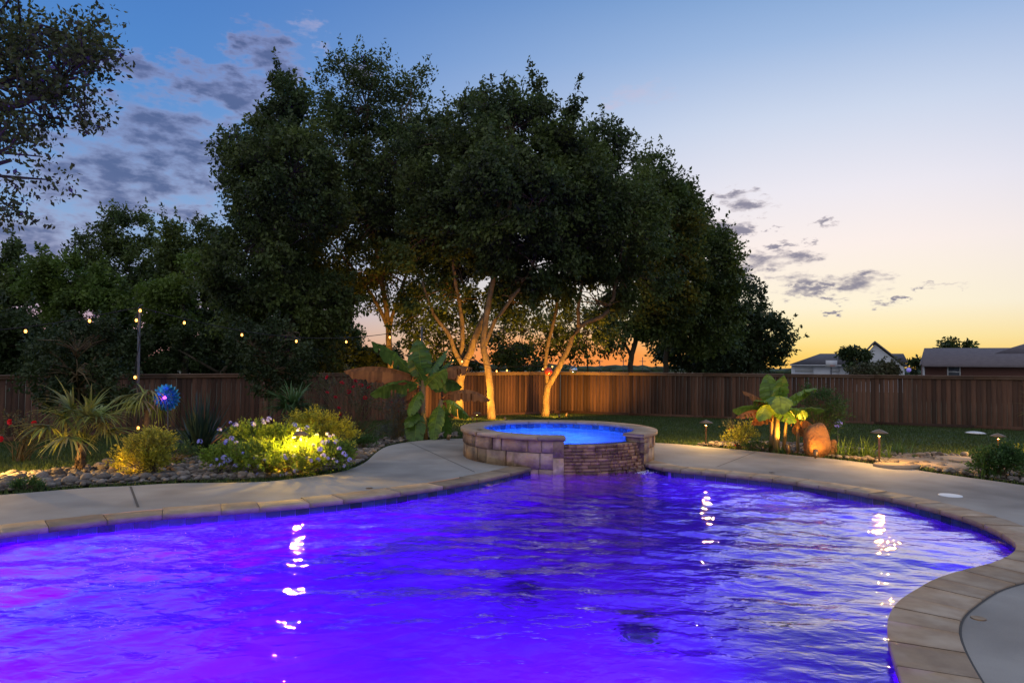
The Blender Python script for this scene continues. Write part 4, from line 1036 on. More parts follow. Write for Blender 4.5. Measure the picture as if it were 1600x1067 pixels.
# mounded shrubs: sprays of small leaves
def mound(name, px, py, bl, mt, lab, nspray, sl, leafn, ls, cat='shrub', seed=2, aspect=.5, depthk=1.0, up=.6):
    g_ = G(px, py); o = thing(name, g_, lab, cat); r2 = np.random.default_rng(seed); st_ = MB(); LP = []; OD = []; RN = []
    BB = [B(*q_[:4], g_.y+(q_[4] if len(q_) > 4 else 0), (max(q_[2], q_[3])*g_.y/FPX*.9) if len(q_) > 4 else None) for q_ in bl]
    for i in range(nspray):
        c, rx, ry, rz = BB[r2.integers(len(BB))]
        d_ = r2.normal(size=3); d_[2] = abs(d_[2])*1.0 if r2.random() < .75 else d_[2]; d_ /= np.linalg.norm(d_)
        rad = .55+.45*r2.random(); p = np.array([c[0]+d_[0]*rx*rad, c[1]+d_[1]*ry*rad*depthk, max(gz(c[0], c[1])+.05, c[2]+d_[2]*rz*rad)])
        dirv = d_*1.0+np.array([0, 0, up])+r2.normal(size=3)*.3; dirv /= np.linalg.norm(dirv)
        tip = p+dirv*sl*r2.uniform(.5, 1.3)
        if i % 4 == 0: st_.tube([Vector(g_)+Vector((r2.normal()*.06, r2.normal()*.06, 0)), Vector(p*.6+np.array(g_)*.4+np.array([0, 0, .05])), Vector(p), Vector(tip)], [.007, .005, .004, .002], 4, cap=False)
        t_ = r2.random(leafn)[:, None]; LP.append(p+(tip-p)*t_+r2.normal(size=(leafn, 3))*sl*.13); OD.append(np.repeat(dirv[None], leafn, 0)); RN.append(np.clip(r2.random(leafn)*.6+r2.random()*.4, 0, 1))
    V, F = leaf_arrays(np.concatenate(LP), ls, aspect, .0, np.concatenate(OD)*1.4); b = MB(); b.quads(V, F, np.concatenate(RN)); b.build('foliage', mt, o, smooth=False)
    st_.build('stems', MT['rosestem'], o)
    return o, g_, BB
mound('gold_shrub', 228, 745, [(228, 715, 42, 30), (222, 730, 42, 18), (240, 695, 26, 14)], MT['gold'], 'rounded gold-green shrub with feathery tips in the left stone bed', 330, .13, 26, .036, seed=3, aspect=.4)
plo, plg, plB = mound('plumbago_bush', 445, 742, [(440, 728, 66, 18, -.15), (490, 718, 46, 20, -.1), (400, 720, 40, 20, -.1), (395, 688, 36, 20, .7), (450, 688, 40, 13, .9), (350, 722, 28, 16, 0), (522, 718, 26, 18, 0), (440, 712, 60, 14, .1)], MT['plumb'], 'sprawling green bush dotted with pale blue flowers, lit yellow by a lamp inside', 1000, .15, 24, .042, 'bush', 5, .42)
mound('juniper_shrub', 512, 716, [(500, 672, 34, 24), (530, 690, 26, 26), (480, 668, 24, 20)], MT['gold'], 'feathery pale green shrub at the right back of the flowering bush', 300, .16, 26, .038, seed=9, aspect=.4)
mound('blue_spruce', 622, 690, [(620, 678, 30, 16), (622, 655, 20, 18), (620, 638, 12, 16)], MT['spruce'], 'small grey-brown dwarf conifer left of the banana plant', 260, .14, 26, .03, 'conifer', 11, .3, up=.1)
mound('low_shrub', 268, 728, [(280, 712, 26, 14)], MT['palm2'], 'low green tuft in front of the yucca', 90, .12, 18, .03, seed=12)
mound('low_shrub', 570, 705, [(565, 695, 24, 8)], MT['fern'], 'low dark green ground plant under the red roses', 100, .10, 20, .03, seed=13)
mound('low_shrub', 45, 768, [(45, 762, 22, 8)], MT['fern'], 'low dark green tuft at the deck edge on the far left', 70, .08, 18, .025, seed=14)
mound('low_shrub', 1160, 703, [(1150, 690, 18, 16), (1166, 684, 16, 20)], MT['gold'], 'small yellow-green bush left of the right banana plant', 110, .14, 18, .035, seed=15)
mound('low_shrub', 1187, 707, [(1186, 700, 24, 7)], MT['fern'], 'low ground cover in front of the right banana stems', 90, .08, 18, .025, seed=16)
mound('leafy_shrub', 1560, 748, [(1552, 730, 30, 18), (1572, 722, 24, 18)], MT['fern'], 'green leafy clump with pale tips below the rightmost path light', 260, .16, 20, .04, seed=17)
mound('feathery_shrub', 1283, 708, [(1290, 630, 30, 8), (1298, 645, 24, 8), (1270, 618, 20, 6), (1300, 664, 14, 8), (1285, 652, 30, 6)], MT['fern'], 'feathery green shrub rising behind the rust-brown boulder', 190, .18, 26, .035, seed=18, up=-.1)
mound('low_shrub', 1588, 740, [(1600, 722, 20, 16)], MT['gold'], 'yellow-lit shrub at the right edge beside the last path light', 90, .15, 18, .04, seed=19)
# flower clusters on the plumbago
fl_proto = MB(); 
for i in range(13):
    d_ = Vector((random.gauss(0, 1), random.gauss(0, 1), abs(random.gauss(0, .8)))).normalized(); c = d_*.032
    a_ = d_.cross(Vector((.3, .2, 1))).normalized(); b_ = d_.cross(a_)
    for j in range(5):
        an = 2*math.pi*j/5; u_ = a_*math.cos(an)+b_*math.sin(an); v_ = a_*math.cos(an+.9)+b_*math.sin(an+.9); w_ = a_*math.cos(an-.9)+b_*math.sin(an-.9)
        fl_proto.add([tuple(c), tuple(c+v_*.009+u_*.006), tuple(c+u_*.021+d_*.003), tuple(c+w_*.009+u_*.006)], [(0, 1, 2, 3)])
fpo = None
flw = [(343, 672), (312, 690), (368, 664), (360, 660), (354, 690), (420, 655), (412, 661), (411, 656), (395, 663), (460, 664), (467, 672), (480, 668), (459, 684), (495, 680), (512, 678), (515, 682), (521, 680), (525, 690), (505, 692), (530, 701), (512, 690),
       (362, 685), (369, 692), (352, 692), (350, 715), (338, 718), (330, 727), (352, 722), (345, 726), (358, 719), (368, 728), (380, 742), (395, 743), (384, 738), (388, 728), (404, 728), (403, 741), (443, 713), (447, 716), (460, 712), (480, 716), (485, 720), (497, 718),
       (505, 712), (512, 716), (521, 717), (526, 721), (540, 712), (537, 708), (546, 718), (448, 740), (440, 742), (462, 736), (538, 728), (380, 708), (400, 715), (414, 720), (430, 700), (490, 696), (500, 702), (472, 700), (376, 742)]
for i, (px, py) in enumerate(flw):
    Yf = plg.y-(.40 if py > 700 else (.15 if py > 680 else -.1))
    p = at(px, py, Yf)
    if fpo is None: fpo = fl_proto.build('flower', MT['blueflower'], plo, smooth=False, origin=(0, 0, 0)); fo = fpo
    else: fo = fpo.copy(); COL.objects.link(fo)
    fo.location = p-plo.location; fo.rotation_euler = (random.uniform(-.8, .8), random.uniform(-.8, .4), random.uniform(0, 6)); s_ = random.uniform(.55, 1.1); fo.scale = (s_, s_, s_)
# rose bushes
rp = MB()
for ring_, (rr_, nn_) in enumerate(((.018, 5), (.030, 6), (.040, 7))):
    for j in range(nn_):
        an = 2*math.pi*j/nn_+ring_*.5; u_ = Vector((math.cos(an), math.sin(an), 0)); v_ = Vector((-math.sin(an), math.cos(an), 0)); z_ = Vector((0, 0, 1))
        rp.add([tuple(u_*.004), tuple(u_*rr_*.7-v_*rr_*.5+z_*.02), tuple(u_*rr_+z_*(.034-.008*ring_)), tuple(u_*rr_*.7+v_*rr_*.5+z_*.02)], [(0, 1, 2, 3)])
rpo = None
def rose(px, py, bl, lab, fl, seed, nsp=150):
    global rpo
    o, g_, BB = mound('rose_bush', px, py, bl, MT['roseleaf'], lab, nsp, .2, 12, .045, 'rose bush', seed)
    s_ = MB()
    for i, (fx, fy) in enumerate(fl):
        p = at(fx, fy, g_.y+random.uniform(-.3, .2)); s_.tube([g_+Vector((random.gauss(0, .05), random.gauss(0, .05), 0)), (g_+p)/2+Vector((random.gauss(0, .08), 0, .08)), p], [.012, .008, .004], 5)
        if rpo is None: rpo = rp.build('flower', MT['redflower'], o, smooth=False, origin=(0, 0, 0)); f_ = rpo
        else: f_ = rpo.copy(); f_.parent = o; COL.objects.link(f_)
        f_.location = p-o.location; k = random.uniform(1.05, 1.5); f_.scale = (k, k, k); f_.rotation_euler = (R(60)+random.uniform(-.5, .5), 0, random.uniform(-.8, .8))
    s_.build('canes', MT['rosestem'], o)
rose(552, 692, [(545, 620, 42, 40), (575, 640, 28, 30), (515, 620, 22, 30)], 'airy rose bush with red blooms between the fan palm and the banana plant', [(512, 590), (534, 599), (555, 596), (553, 605), (588, 617), (524, 621), (511, 614), (529, 638), (534, 647), (527, 655), (611, 635), (624, 621), (624, 645), (564, 603), (577, 606), (545, 612), (570, 622), (612, 629)], 21)
rose(30, 722, [(30, 680, 40, 26), (60, 690, 24, 18)], 'rose bush with a few red blooms at the far left by the fence', [(53, 661), (17, 659), (2, 686), (39, 735), (70, 672)], 22, 90)
rose(1160, 702, [(1150, 672, 10, 12)], 'young red-tipped rose beside the small yellow-green bush', [(1143, 672), (1151, 697)], 23, 20)

# banana plants ------------------------------------------------------------------
def bleaf(o, p0, p1, w, mt, arch=.25, tear=.15, roll=0.0, seed=0, hang=0.0):
    """one banana leaf from petiole p0 to tip p1; hang = how far the blade halves fold down"""
    rs = random.Random(seed); p0 = Vector(p0); p1 = Vector(p1); L_ = (p1-p0).length
    k = 30; mid = (p0+p1)/2+Vector((0, 0, L_*arch)); cl = []
    for i in range(k+1):
        t = i/k; cl.append(p0*(1-t)**2+mid*2*t*(1-t)+p1*t*t)
    w *= 1.6; m_ = MB(); d_ = (p1-p0).normalized(); side0 = d_.cross(Vector((0, 0, 1)))
    side0 = side0.normalized() if side0.length > .1 else Vector((1, 0, 0)); side0 = (Matrix.Rotation(roll, 3, d_) @ side0)
    for sgn in (-1, 1):
        V = []; F = []; brk = 0
        for i in range(k+1):
            t = i/k; tt = max(0, (t-.14)/.86); prof = (math.sin(math.pi*min(1, tt)**.75))**.55 if tt > 0 else 0
            if i == k: prof = .03
            ww = w*prof*(1+rs.uniform(-.09, .07)); dn = d_.cross(side0); dn = -dn if dn.z > 0 else dn
            wav = w*(.05*math.sin(t*30+seed)+rs.uniform(-.05, .05))
            e_ = cl[i]+side0*sgn*ww*(1-.55*hang)+Vector((0, 0, -ww*(.18+hang*.85)))+dn*wav
            h_ = cl[i]+side0*sgn*ww*.5*(1-.25*hang)+Vector((0, 0, -ww*(.02+hang*.28)))+dn*wav*.5
            V += [tuple(cl[i]), tuple(h_), tuple(e_)]
        for i in range(k):
            a = i*3; F.append((a, a+1, a+4, a+3))
            if rs.random() > tear: F.append((a+1, a+2, a+5, a+4))
        for f_ in F: m_.Fi.append([q+m_.n for q in f_]); m_.Fr.append(rs.random())
        m_.V.append(np.array(V)); m_.n += len(V)
    lf = m_.build('leaf', mt, o); r_ = MB(); r_.tube(cl, [max(.003, .014*(1-i/k)) for i in range(k+1)], 6); r_.build('midrib', MT['banana_y'] if mt is not MT['bananadry'] else MT['bananadry'], lf)
gb = G(664, 688); Yb = gb.y
bo = thing('banana_plant', gb, 'tall banana plant with green and brown hanging leaves left of the spa', 'banana plant')
crown1 = at(662, 590, Yb); crown2 = at(690, 625, Yb)
s_ = MB(); s_.tube([gb, at(660, 640, Yb), crown1], [.075, .06, .045], 12); s_.build('stem', MT['stemb'], bo)
s_ = MB(); s_.tube([gb+Vector((.18, .05, 0)), at(682, 660, Yb), crown2], [.07, .06, .045], 12); s_.build('stem', MT['stemb'], bo)
s_ = MB(); s_.tube([gb+Vector((-.12, -.05, 0)), at(652, 660, Yb), at(652, 640, Yb)], [.05, .045, .03], 10); s_.build('stem', MT['stemb'], bo)
LB = [((658, 600), (580, 534), .19, 'banana', .16, .7, 0.1, .2, 0), ((662, 596), (537, 580), .22, 'bananadry', .22, 0, .0, .85, 0), ((660, 596), (652, 530), .17, 'banana', .05, .5, .05, .1, -.3), ((664, 596), (700, 545), .13, 'banana', .1, 0, .1, .2, .2),
      ((668, 596), (738, 575), .17, 'bananadry', .30, 0, .25, .8, .3), ((664, 604), (578, 616), .17, 'banana', .26, .8, .1, .4, -.2), ((690, 622), (766, 625), .17, 'bananadry', .38, 0, .2, .75, 0), ((690, 628), (732, 650), .17, 'banana', .35, -.8, .05, .5, -.2),
      ((662, 606), (698, 576), .15, 'banana', .1, -.6, .1, .4, -.25), ((660, 615), (627, 660), .16, 'bananadry', .28, 0, .2, .7, .1), ((650, 640), (648, 700), .15, 'banana', .25, 0, .05, .2, -.3), ((688, 630), (676, 690), .13, 'banana', .3, 0, .05, .3, -.25),
      ((660, 610), (640, 650), .13, 'banana', .3, 0, .1, .4, -.3), ((664, 600), (722, 606), .16, 'banana', .3, -.7, .1, .4, .3), ((690, 628), (700, 690), .11, 'banana', .3, 0, .1, .3, .3), ((662, 600), (620, 555), .14, 'banana', .15, .3, .1, .2, .3), ((664, 600), (712, 562), .13, 'banana', .15, -.4, .15, .3, .4), ((660, 606), (612, 640), .15, 'bananadry', .3, 0, .25, .8, .2), ((666, 604), (640, 560), .15, 'banana', .12, .2, .1, .2, -.2), ((652, 642), (636, 668), .12, 'banana', .3, 0, 0, .3, -.3)]
for i, (a, c, w, mt, arch, roll, tear, hang, dy) in enumerate(LB):
    bleaf(bo, at(*a, Yb), at(*c, Yb+dy*1.4), w, MT[mt], arch, tear, roll, i, hang)
gb2 = G(1212, 708); Yc = gb2.y
bo = thing('banana_plant', gb2, 'smaller banana plant with upright lime leaves beside the rust-brown boulder', 'banana plant')
for (a, c, r0) in (((1208, 708), (1205, 632), .05), ((1213, 709), (1214, 630), .06), ((1224, 708), (1229, 650), .035), ((1247, 710), (1246, 655), .03), ((1203, 706), (1207, 650), .03)):
    s_ = MB(); pb_ = G(*a); s_.tube([pb_, (pb_+at(*c, Yc))/2, at(*c, Yc)], [r0, r0*.85, r0*.6], 10); s_.build('stem', MT['stemb'], bo)
LB = [((1208, 640), (1199, 584), .13, 'banana_y', .02, .9, 0, .05, 0), ((1213, 636), (1224, 586), .19, 'banana_y', .02, .2, 0, .05, -.1), ((1212, 640), (1277, 607), .15, 'banana_y', .22, -.6, .1, .4, .1), ((1208, 640), (1160, 611), .14, 'bananadry', .18, 0, .35, .4, .1),
      ((1205, 650), (1145, 640), .12, 'banana_y', .22, .8, .05, .2, -.1), ((1207, 650), (1150, 652), .13, 'bananadry', .3, 0, .1, .5, -.2), ((1212, 640), (1188, 658), .15, 'banana_y', .5, 0, 0, .4, -.4), ((1216, 648), (1262, 645), .14, 'banana_y', .25, -.8, .1, .35, -.3),
      ((1218, 648), (1290, 640), .13, 'banana', .15, -.5, .05, .2, -.1), ((1228, 655), (1270, 664), .15, 'bananadry', .3, 0, .1, .6, -.2), ((1212, 640), (1222, 648), .16, 'banana', .8, 0, 0, .2, -.5), ((1246, 660), (1250, 682), .1, 'bananadry', .3, 0, .1, .5, .2), ((1212, 640), (1180, 625), .15, 'banana_y', .2, .2, .1, .2, -.1), ((1214, 640), (1250, 622), .15, 'banana_y', .2, -.2, .1, .3, 0), ((1208, 645), (1175, 662), .15, 'bananadry', .35, 0, .2, .6, -.1), ((1214, 642), (1240, 660), .15, 'banana', .4, 0, .1, .4, -.3), ((1210, 640), (1212, 600), .15, 'banana_y', .05, -.4, .1, .1, .1)]
for i, (a, c, w, mt, arch, roll, tear, hang, dy) in enumerate(LB):
    bleaf(bo, at(*a, Yc), at(*c, Yc+dy*1.4), w, MT[mt], arch, tear, roll, i+40, hang)

# strap-leaved clumps
for i, (px, py, n_, ln, mt, lab) in enumerate([(1316, 716, 60, .36, 'lily', 'bright strap-leaved clump beside the small orange-brown rock'), (1332, 716, 50, .30, 'lily', 'low strap-leaved clump between its two taller neighbours'), (1352, 718, 70, .40, 'lily', 'tall strap-leaved clump just left of the glowing path light'),
        (1378, 718, 45, .30, 'lily', 'strap-leaved clump directly behind the glowing path light'), (1405, 712, 45, .30, 'fern', 'dull green grassy clump right of the glowing path light'), (1545, 748, 60, .36, 'fern', 'arching grass clump at the deck edge on the right'), (1225, 711, 26, .16, 'fern', 'small grass tuft between the banana stems'), (540, 716, 50, .26, 'fern', 'dark grass tuft beside the feathery pale shrub')]):
    spiky(G(px, py), n_, ln, .011, MT[mt], lab, 'grass clump', 'grass_clump', 1.0, 30+i, .7, 1.5, 'blades', .06)
tufts = [(1425, 733), (1455, 738), (1498, 728), (1520, 738), (1430, 716)]
for i, (px, py) in enumerate(tufts):
    spiky(G(px, py), 22, .07, .006, MT['lily'], ['small weed tuft beside the nearest flagstone', 'small weed tuft between two flagstones', 'small weed tuft at the far flagstone', 'small weed tuft among pebbles on the right', 'small weed tuft at the lawn edge'][i], 'weed', 'weed_tuft', .6, 60+i, .5, 1.4, 'blades', .06)

# ------------------------------------------------------------------ path lights
def path_light(px, py_base, py_top, lab, pw=9, capr=.13, Yoff=0):
    g_ = G(px, py_base); k = g_.y/FPX; h = (py_base-py_top)*k
    o = thing('path_light', g_, lab, 'path light', 'mushroom path lights')
    a = MB(); a.lathe([(.013, -.05), (.014, h*.4), (.018, h*.72), (.022, h-.11), (.0, h-.108)], g_, 12); a.build('stem', MT['bronze'], o)
    c = MB(); c.lathe([(0, h), (.012, h-.001), (.03, h-.012), (.06, h-.02), (capr*.8, h-.042), (capr, h-.058), (capr, h-.062), (capr*.7, h-.05), (.0, h-.03)], g_, 28); c.build('cap', MT['bronze'], o)
    l = MB(); l.lathe([(0, -.01), (.018, -.008), (.02, .004), (0, .008)], g_+Vector((0, 0, h-.052)), 12); l.build('lamp', MT['lens'], o)
    for kx, ky in ((.05, 0), (-.05, 0), (0, -.05), (0, .05)): pass
    lamp('glow', 'POINT', g_+Vector((0, -.0, h-.084)), (1, .55, .13), pw*1.3, o, .022)
WARM = (1, .50, .12)
path_light(745, 664, 643, 'bronze path light showing behind the left rim of the spa', 60)
path_light(1103, 697, 656, 'bronze path light on the lawn just right of the spa', 70)
path_light(1374, 728, 671, 'glowing bronze path light in front of the strap-leaved clumps', 55)
path_light(1560, 716, 677, 'rightmost bronze path light above the leafy clump', 80)
q_ = G(-40, 748); path_light(-40, 752, 700, 'path light just outside the left edge lighting the stones', 150)
path_light(668, 702, 688, 'low path light hidden at the foot of the tall banana plant', 5) if False else None
# the strong lamp inside the flowering bush shines forward and down
lf = at(470, 679, plg.y-.12); o = thing('garden_spotlight', Vector((lf.x, lf.y, gz(lf.x, lf.y))), 'hooded garden lamp lighting the flowering bush from above', 'garden light')
b = MB(); b.lathe([(0, .05), (.05, .045), (.11, .0), (.11, -.004), (0, .012)], lf, 22); b.build('cap', MT['bronze'], o)
b = MB(); b.tube([Vector((lf.x, lf.y, gz(lf.x, lf.y))), lf], [.012, .012], 8); b.build('stem', MT['bronze'], o)
b = MB(); b.lathe([(0, -.012), (.04, -.008), (.04, 0), (0, .004)], lf, 12); b.build('lamp', MT['lens'], o)
lamp('glow', 'POINT', lf-Vector((0, 0, .045)), (1, .58, .05), 210, o, .03)
# spotlight at the banana foot
gq = G(690, 700); o = thing('garden_spotlight', G(702, 690), 'small bullet spotlight at the foot of the tall banana plant', 'garden light', 'bullet uplights')
b = MB(); p_ = G(702, 690)+Vector((0, 0, .08)); b.tube([p_-Vector((.03, 0, .04)), p_+Vector((.0, 0, .06))], [.035, .04], 12); b.build('housing', MT['bronze'], o)
lamp('glow', 'SPOT', p_+Vector((0, 0, .07)), WARM, 30, o, .03, at(665, 600, p_.y-.1), 120, .7)

def uplight(loc, tgt, lab, pw, ang=70):
    loc = Vector(loc); loc.z = gz(loc.x, loc.y); o = thing('bullet_uplight', loc, lab, 'garden light', 'bullet uplights')
    d_ = (Vector(tgt)-loc).normalized(); p_ = loc+Vector((0, 0, .1)); b = MB(); b.tube([p_-d_*.05, p_+d_*.07, p_+d_*.09], [.035, .04, .042], 12); b.build('housing', MT['bronze'], o)
    b = MB(); b.tube([loc-Vector((0, 0, .05)), p_], [.012, .012], 6); b.build('stake', MT['bronze'], o)
    lamp('glow', 'SPOT', p_+d_*.11, (1, .46, .055), pw, o, .03, tgt, ang, .8)
uplight(g0+Vector((.1, -1.9, 0)), at(610, 590, g0.y), 'bullet uplight at the foot of the tallest oak', 850, 100)
uplight(g1+Vector((.6, -1.9, 0)), at(724, 600, g1.y), 'bullet uplight at the foot of the leaning oak', 850, 100)
uplight(g2+Vector((.5, -1.8, 0)), at(764, 600, g2.y), 'bullet uplight at the foot of the slim middle oak', 850, 100)
uplight(g3+Vector((.4, -2.0, 0)), at(860, 600, g3.y), 'bullet uplight at the foot of the corner oak', 950, 100)
uplight(g3+Vector((.75, -.9, 0)), at(905, 590, g3.y+1), 'bullet uplight washing the fence right of the corner oak', 900, 95)
uplight(G(1220, 709)+Vector((0, -.32, 0)), at(1214, 610, Yc), 'bullet uplight in front of the right banana stems', 95, 120)
uplight(G(176, 744), at(215, 712, G(228, 745).y), 'bullet uplight between the left palm trunk and the gold shrub', 26, 130)
uplight(G(1264, 716)+Vector((0, -.25, 0)), at(1275, 640, Yc+.2), 'bullet uplight in front of the rust-brown boulder', 13, 120)

# ------------------------------------------------------------------ string lights, poles, globes
BH = [];
def pole(px, base_y, top_y, lab, Yd=None):
    g_ = G(px, base_y) if Yd is None else at(px, base_y, Yd)
    if Yd is not None: g_.z = gz(g_.x, g_.y)
    topp = at(px+4, top_y, g_.y); o = thing('light_pole', g_, lab, 'pole', 'string light poles')
    b = MB(); b.tube([g_, topp], [.032, .024], 10); b.build('shaft', MT['pole'], o)
    b = MB(); b.tube([topp, topp+Vector((0, 0, .03)), topp+Vector((.07, 0, .05))], [.012, .012, .008], 6); b.build('hook', MT['pole'], o)
    return topp
pA = pole(214, 706, 480, 'slim metal pole in the left bed with bulbs wound along it')
pB = pole(655, 668, 512, 'slim pole behind the tall banana plant', 17)
pN = at(-300, 548, 10.5)
bulb = MB(); bulb.lathe([(0, -.050), (.016, -.044), (.024, -.024), (.019, 0), (.012, .012)], (0, 0, 0), 12)
sock = MB(); sock.lathe([(.014, .01), (.016, .045), (.006, .055), (0, .055)], (0, 0, 0), 8)
bulb0 = None
def put_bulb(p, lab, grp='string light bulbs'):
    global bulb0
    if bulb0 is None:
        bulb0 = thing('light_bulb', p, lab, 'bulb', grp); bulb.build('glass', MT['bulb'], bulb0, origin=(0, 0, 0)); sock.build('socket', MT['cable'], bulb0, origin=(0, 0, 0)); o = bulb0
    else: o = copy_tree(bulb0); o.location = p; o['label'] = lab
def string(pts, lab):
    b = MB(); sm = spline([Vector(p) for p in pts], .3, False); b.tube(sm, .009, 5); tag(b.build('light_string', MT['cable'], origin=sm[0]), lab, 'cable')
ya = pA.y
b1_ = [(40, 517), (140, 501)]; Yq = [ya-1.2, ya-.4]
pts = [at(-160, 530, ya-2)]+[at(x, y-6, Y_) for (x, y), Y_ in zip(b1_, Yq)]+[pA]
string(pts, 'cable of the string lights sagging in from the left edge to the pole')
for (x, y), Y_, l in zip(b1_, Yq, ['glowing bulb nearest the left edge of the photo', 'glowing bulb hanging midway between the left edge and the bed pole']): put_bulb(at(x, y-1, Y_), l)
b2_ = [(288, 504), (378, 523), (463, 533), (541, 534), (609, 527)]; Yq = [ya+.6, ya+1.6, ya+2.6, ya+3.4, ya+4.2]
pts = [pA]+[at(x, y-6, Y_) for (x, y), Y_ in zip(b2_, Yq)]+[pB]
string(pts, 'cable of the string lights sagging from the bed pole to the pole behind the banana')
for (x, y), Y_, l in zip(b2_, Yq, ['first glowing bulb right of the bed pole', 'second glowing bulb right of the bed pole', 'third bulb right of the bed pole, above the green fan palm', 'bulb hanging just left of the tallest oak trunk', 'bulb hanging in front of the tallest oak trunk']): put_bulb(at(x, y-1, Y_), l)
b3_ = [(658, 530), (708, 564), (722, 565), (776, 580), (792, 579), (848, 577), (863, 573)]; Yq = [17.2, 19.5, 20.5, 22.5, 23.5, 25.5, 26]
pts = [pB]+[at(x, y-6, Y_) for (x, y), Y_ in zip(b3_, Yq)]+[at(866, 560, g3.y-.2)]
string(pts, 'cable of the string lights dropping from the banana pole to the corner oak')
for (x, y), Y_, l in zip(b3_, Yq, ['bulb just below the top of the pole behind the banana', 'left of the paired bulbs on the leaning oak trunk', 'right of the paired bulbs on the leaning oak trunk', 'left of two bulbs just over the fence between trunks', 'right of two bulbs just over the fence between trunks', 'bulb left of the red globe', 'bulb above the red globe']): put_bulb(at(x, y-1, Y_), l)
for (x, y, l) in [(219, 484, 'bulb at the very top of the bed pole'), (213, 499, 'bulb just under the top of the bed pole'), (211, 588, 'bulb halfway down the bed pole at fence height'), (216, 667, 'bulb low on the bed pole behind the gold shrub')]: put_bulb(at(x, y, ya-.05), l)
string([pA, at(211, 500, ya-.04), at(219, 530, ya-.05), at(209, 586, ya-.05), at(220, 620, ya-.05), at(214, 665, ya-.05)], 'cable wound down the bed pole')
def globe(px, py, Yd, r_, mt, lab):
    c = at(px, py, Yd); o = thing('glass_globe', c-Vector((0, 0, r_)), lab, 'globe'); b = MB(); b.lathe([(r_*math.sin(math.pi*i/14), -r_*math.cos(math.pi*i/14)) for i in range(15)], c, 22); b.build('ball', mt, o)
    return o, c
o, c = globe(857, 580, 25.2, .15, MT['redglass'], 'red glass globe hanging beside the corner oak trunk'); b = MB(); b.tube([c+Vector((0, 0, .14)), c+Vector((0, 0, .3))], .008, 5); b.build('cord', MT['cable'], o)
o, c = globe(896, 578, 25.5, .15, MT['chrome'], 'silvery mirrored globe in front of the fence top right of the corner oak'); b = MB(); b.tube([c+Vector((0, 0, .14)), c+Vector((0, 0, .5))], .006, 5); b.build('cord', MT['cable'], o)
gq = G(1309, 706); o, c = globe(1309, 661, gq.y, .085, MT['violetglass'], 'violet-blue glowing gazing globe on a stake beside the boulder'); b = MB(); b.tube([Vector((c.x, c.y, gz(c.x, c.y))), c-Vector((0, 0, .07))], .008, 6); b.build('stake', MT['pole'], o)
gq = at(1420, 578, 21.9); o, c = globe(1420, 578, 21.9, .07, MT['violetglass'], 'small bluish globe resting on the fence rail before the white house')
# wind spinner: ball of teal petals
cs = at(260, 621, G(262, 712).y); gs = G(262, 712)
o = thing('wind_spinner', gs, 'metal garden flower spinner with blue and teal petals and a violet centre', 'wind spinner')
b = MB(); b.tube([gs-Vector((0, 0, .05)), Vector((cs.x, cs.y+.05, cs.z))], .012, 8); b.build('stake', MT['pole'], o)
for ring_, (rr_, n_, mt) in enumerate(((.225, 20, 'spinteal'), (.18, 18, 'spinblue'), (.13, 14, 'spinteal'), (.085, 9, 'spinblue'))):
    b = MB()
    for j in range(n_):
        an = 2*math.pi*j/n_+ring_*.3; u_ = Vector((math.cos(an), 0, math.sin(an))); f_ = Vector((0, -1, 0)); tng = u_.cross(f_)
        for (side_) in (-1, 1):
            c = cs+u_*rr_*.8+f_*(side_*(.03+.035*ring_)); tip = c+u_*.078; cup = tng*.030; tw = f_*.012*side_
            b.add([tuple(c-u_*.01), tuple(c+u_*.025-cup+tw), tuple(tip), tuple(c+u_*.025+cup-tw)], [(0, 1, 2, 3)])
            b.tube([cs, c], [.002, .002], 3, cap=False)
    b.build('petals', MT[mt], o, smooth=False)
b = MB(); b.lathe([(0, -.03), (.03, -.015), (.03, .015), (0, .03)], cs+Vector((0, -.06, 0)), 12); b.build('lamp', MT['spinlight'], o)
lamp('glow', 'POINT', cs+Vector((0, -.16, 0)), (.55, .1, 1), 1.6, o, .03)

# ------------------------------------------------------------------ small things on the deck and lawn
c = P(1485, 774, .0); b = MB(); b.lathe([(0, .008), (.11, .008), (.125, .006), (.128, .0)], c, 32); tag(b.build('skimmer_lid', MT['white'], origin=c), 'round white skimmer lid set flush in the right deck', 'skimmer lid')
c = P(1529, 966, .0); o = thing('deck_drain', c, 'small round metal drain cap in the near right deck', 'drain'); b = MB(); b.lathe([(.026, .004), (.036, .006), (.042, .003), (.043, -.003)], c, 24); b.build('ring', MT['bronze'], o); b = MB(); b.lathe([(0, .003), (.026, .004)], c, 20); b.build('cap', MT['bronze'], o)
c = P(1206, 739, .016); b = MB(); V_, F_ = rock_mesh(5, 1); b.add(V_*.035*np.array([1.4, 1, .4])+np.array(c)+np.array([0, 0, .01]), F_); tag(b.build('pebble', MT['rock'], origin=c), 'pale pebble lying on the far coping right of the spa', 'pebble')
c = Vector(sp(-62, SR-.12, ZT)); b = MB(); V_, F_ = rock_mesh(6, 1); b.add(V_*.04*np.array([1.3, 1, .6])+np.array(c)+np.array([0, 0, .02]), F_); tag(b.build('pebble', MT['rock'], origin=c), 'small stone lying on the left rim of the spa', 'pebble')
c = G(1524, 679); b = MB(); b.lathe([(0, .055), (.12, .05), (.22, .03), (.27, .005), (.25, 0)], (c.x, c.y, c.z+.04), 30); tag(b.build('flying_disc', MT['white'], origin=c), 'white plastic disc lying on the lawn near the right fence', 'disc')
c = P(577, 763, .0); b = MB(); b.lathe([(0, .006), (.04, .006), (.045, .0)], c, 18); tag(b.build('floor_drain', MT['bronze'], origin=c), 'small dark round cap in the left deck near the coping', 'drain')

